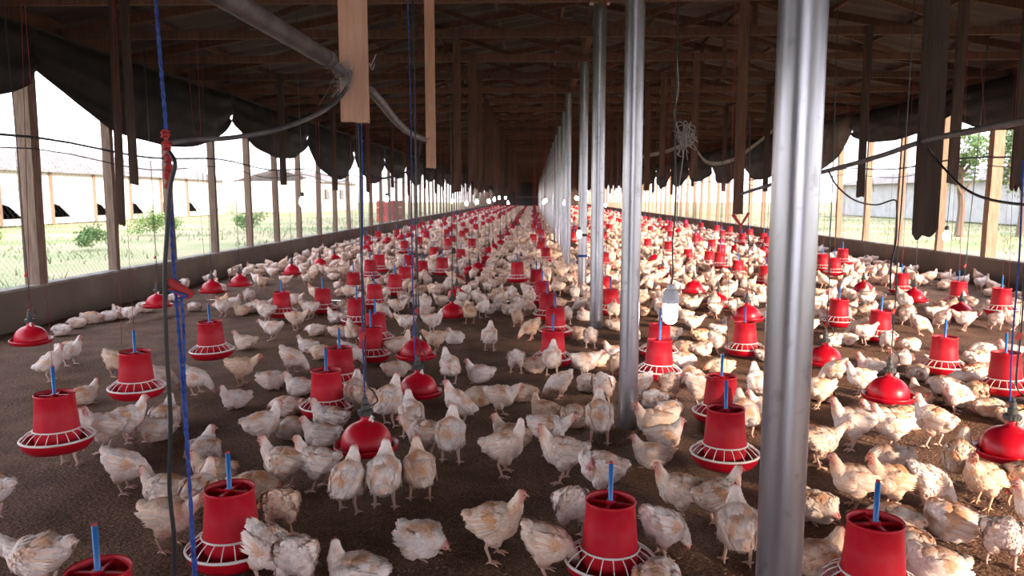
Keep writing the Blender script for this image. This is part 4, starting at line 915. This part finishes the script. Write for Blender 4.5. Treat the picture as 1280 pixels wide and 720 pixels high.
# red cords with adjusters at left and right openings
for i, (px, Y, pt, pb_) in enumerate(((26, 6.4, -10, 390), (140, 6.0, -10, 430), (243, 7.5, -10, 250), (1225, 6.5, 60, 240), (1080, 9.0, 60, 240), (985, 12, 60, 230))):
    cable('red_cord', [at(px, pt, Y), at(px + 6, (pt + pb_) / 2, Y), at(px + 12, pb_, Y)], .0025, 'cord_red', ['red cord hanging at the far left edge', 'red cord above the second left feeder', 'red cord above the third left feeder', 'red cord hanging at the right opening', 'red cord hanging right of the foreground post', 'red cord hanging behind the foreground post'][i], 'rope')
# red forked toggle in front of the right opening
bm = bmesh.new(); a, b_, c = at(916, 268, 6.6), at(926, 282, 6.6), at(936, 266, 6.6); tube(bm, [a, b_], [.016, .010], 6); tube(bm, [c, b_], [.012, .008], 6); tube(bm, [b_, at(926, 292, 6.6)], .006, 6)
tag(obj('rope_toggle', bm, 'redcap'), 'dark red forked toggle hanging left of the foreground post', 'toggle')

# ------------------------------------------------------------------ outside
bm = bmesh.new(); grid(bm, -140, XL - .1, -60, 220, 40, 60, lambda x, y: -.05 + .12 * noise.noise(Vector((x * .08, y * .08, 0)))); grid(bm, XR + .1, 140, -60, 220, 40, 60, lambda x, y: -.05 + .12 * noise.noise(Vector((x * .08, y * .08, 0))))
tag(obj('ground', bm, 'grass_gnd', smooth=True), kind='structure')
vs = []; fs = []; r3 = random.Random(3)
for k in range(26000):
    sd = r3.random() < .5; dd = r3.random() ** 1.6 * 30; x = XL - .4 - dd if sd else XR + .4 + dd; y = r3.uniform(4, 70)
    if noise.noise(Vector((x * .22, y * .22, 7))) < -.02: continue
    h = r3.uniform(.05, .22); a = r3.random() * PI; w_ = r3.uniform(.01, .03); c = Vector((x, y, 0)); s_ = Vector((math.cos(a), math.sin(a), 0)) * w_; ln = Vector((r3.uniform(-.08, .08), r3.uniform(-.08, .08), h)); kk = len(vs)
    vs += [c - s_, c + s_, c + ln]; fs.append((kk, kk + 1, kk + 2))
me = bpy.data.meshes.new('grass'); me.from_pydata(vs, [], fs); me.materials.append(M['grass']); tag(link('grass', me), 'rough green grass growing outside both open sides', 'grass', kind='stuff')
# long white building on the left
def house(x, y0, y1, dx, wall_h, roof_h, lab, curtain=False, m='house_white'):
    r_ = empty('farm_building', (x, y0, 0)); L_ = y1 - y0
    bm = bmesh.new(); box(bm, (-dx / 2, L_ / 2, wall_h / 2), (dx, L_, wall_h)); obj('wall', bm, m, r_)
    bm = bmesh.new(); ov = .5
    q = [bm.verts.new(p) for p in ((ov, -ov, wall_h - .05), (ov, L_ + ov, wall_h - .05), (-dx / 2, L_ + ov, wall_h + roof_h), (-dx / 2, -ov, wall_h + roof_h), (-dx - ov, -ov, wall_h - .05), (-dx - ov, L_ + ov, wall_h - .05))]
    bm.faces.new(q[:4]); bm.faces.new((q[3], q[2], q[5], q[4])); bmesh.ops.solidify(bm, geom=bm.faces[:], thickness=.12); obj('roof', bm, 'house_roof', r_)
    n_ = int(L_ / 6)
    for k in range(n_):
        if curtain: continue
        bm = bmesh.new(); box(bm, (.03, 3 + k * 6, wall_h * .58), (.1, 1.4, 1.0)); wn = obj('window', bm, 'house_dark', r_)
        bm = bmesh.new(); box(bm, (.06, 3 + k * 6, wall_h * .58), (.1, .06, 1.0)); obj('pane_bar', bm, 'house_white', wn)
    if curtain:
        for k in range(int(L_ / 4)):
            bm = bmesh.new(); y = 1 + k * 4.2; pts = [(0.02, y, .35), (0.02, y + 1.6, .35), (0.02, y + .6, 1.0), (.02, y, 1.15)]; f = bm.faces.new([bm.verts.new(p) for p in pts]); bmesh.ops.solidify(bm, geom=[f], thickness=.06); obj('dark_opening', bm, 'house_dark', r_)
            bm = bmesh.new(); box(bm, (.12, y - .2, wall_h / 2), (.12, .12, wall_h)); obj('post', bm, 'wood_grey', r_)
    tag(r_, lab, 'building'); return r_
house(-27, 16, 66, 10, 2.9, 1.6, 'long low white building with brown roof outside on the left', True)
house(-21, 74, 90, 8, 3.0, 1.2, 'small pale building beyond the long building on the left')
house(36, 24, 66, 10, 2.5, 1.0, 'pale grey building beyond the trees outside on the right', False, 'house_grey').rotation_euler[2] = PI if False else 0
# red brick stack on the left
st = empty('brick_stack', (-9.2, 46, 0)); bbm = bmesh.new(); box(bbm, (0, 0, 0), (.44, .9, .40)); bmm = mesh_from('brick', bbm, 'brick')
for a in range(4):
    for c in range(3):
        for d_ in range(2): link('brick', bmm, st, (d_ * .47, a * .96, .2 + c * .43))
tag(st, 'stack of red blocks standing outside the left wall', 'bricks')
# trees and bushes
def tree(x, y, h, cr, n_, lab, seed, trunk=True, name='tree', kind='tree'):
    r_ = empty(name, (x, y, 0)); q = random.Random(seed)
    if trunk:
        bm = bmesh.new(); tube(bm, spline([(0, 0, 0), (.1, .1, h * .3), (-.1, 0, h * .55), (.1, 0, h * .8)], 5), [.16 - .007 * k for k in range(16)], 8)
        for k in range(7): a = q.random() * 2 * PI; z = h * q.uniform(.35, .7); tube(bm, [(0, 0, z), (math.cos(a) * cr * .4, math.sin(a) * cr * .4, z + h * .12), (math.cos(a) * cr * .8, math.sin(a) * cr * .8, z + h * .2)], [.06, .04, .015], 5)
        obj('trunk', bm, 'bark', r_)
    vs = []; fs = []; cl = [Vector((q.gauss(0, cr * .45), q.gauss(0, cr * .45), (h * .72 if trunk else h * .45) + q.gauss(0, h * .13))) for _ in range(14)]
    for k in range(n_):
        c = q.choice(cl) + Vector((q.gauss(0, 1), q.gauss(0, 1), q.gauss(0, .8))) * cr * .22
        if c.z < .05: c.z = .05 + q.random() * .2
        a = Vector((q.gauss(0, 1), q.gauss(0, 1), q.gauss(0, 1))).normalized(); s_ = a.orthogonal().normalized(); l = .10 if trunk else .06; kk = len(vs)
        vs += [c - a * l, c + s_ * l * .45, c + a * l, c - s_ * l * .45]; fs.append((kk, kk + 1, kk + 2, kk + 3))
    me = bpy.data.meshes.new('foliage'); me.from_pydata(vs, [], fs); me.materials.append(M['leaf']); o = link('foliage', me, r_); o['kind'] = 'stuff'
    tag(r_, lab, kind); return r_
tree(18.2, 29, 4.3, 1.5, 3800, 'leafy green tree outside the right opening, at the right edge', 1)
tree(16.2, 29.5, 3.9, .9, 1500, 'slim green tree outside, just right of the wide dark board', 2)
tree(21, 30.5, 4.4, 1.5, 3000, 'green tree outside beyond the right edge', 3)
tree(-18, 24, 1.0, .6, 900, 'low green bush outside on the left near the white building', 4, False, 'bush', 'bush')
tree(-15, 30, 1.2, .8, 1200, 'larger green bush outside on the left, farther along the grass', 5, False, 'bush', 'bush')
tree(-13, 22, .7, .45, 700, 'small weed clump on the grass outside the left wall', 6, False, 'bush', 'bush')
tree(-12.5, 33, 1.1, .7, 900, 'green bush beside the distant left posts', 7, False, 'bush', 'bush')
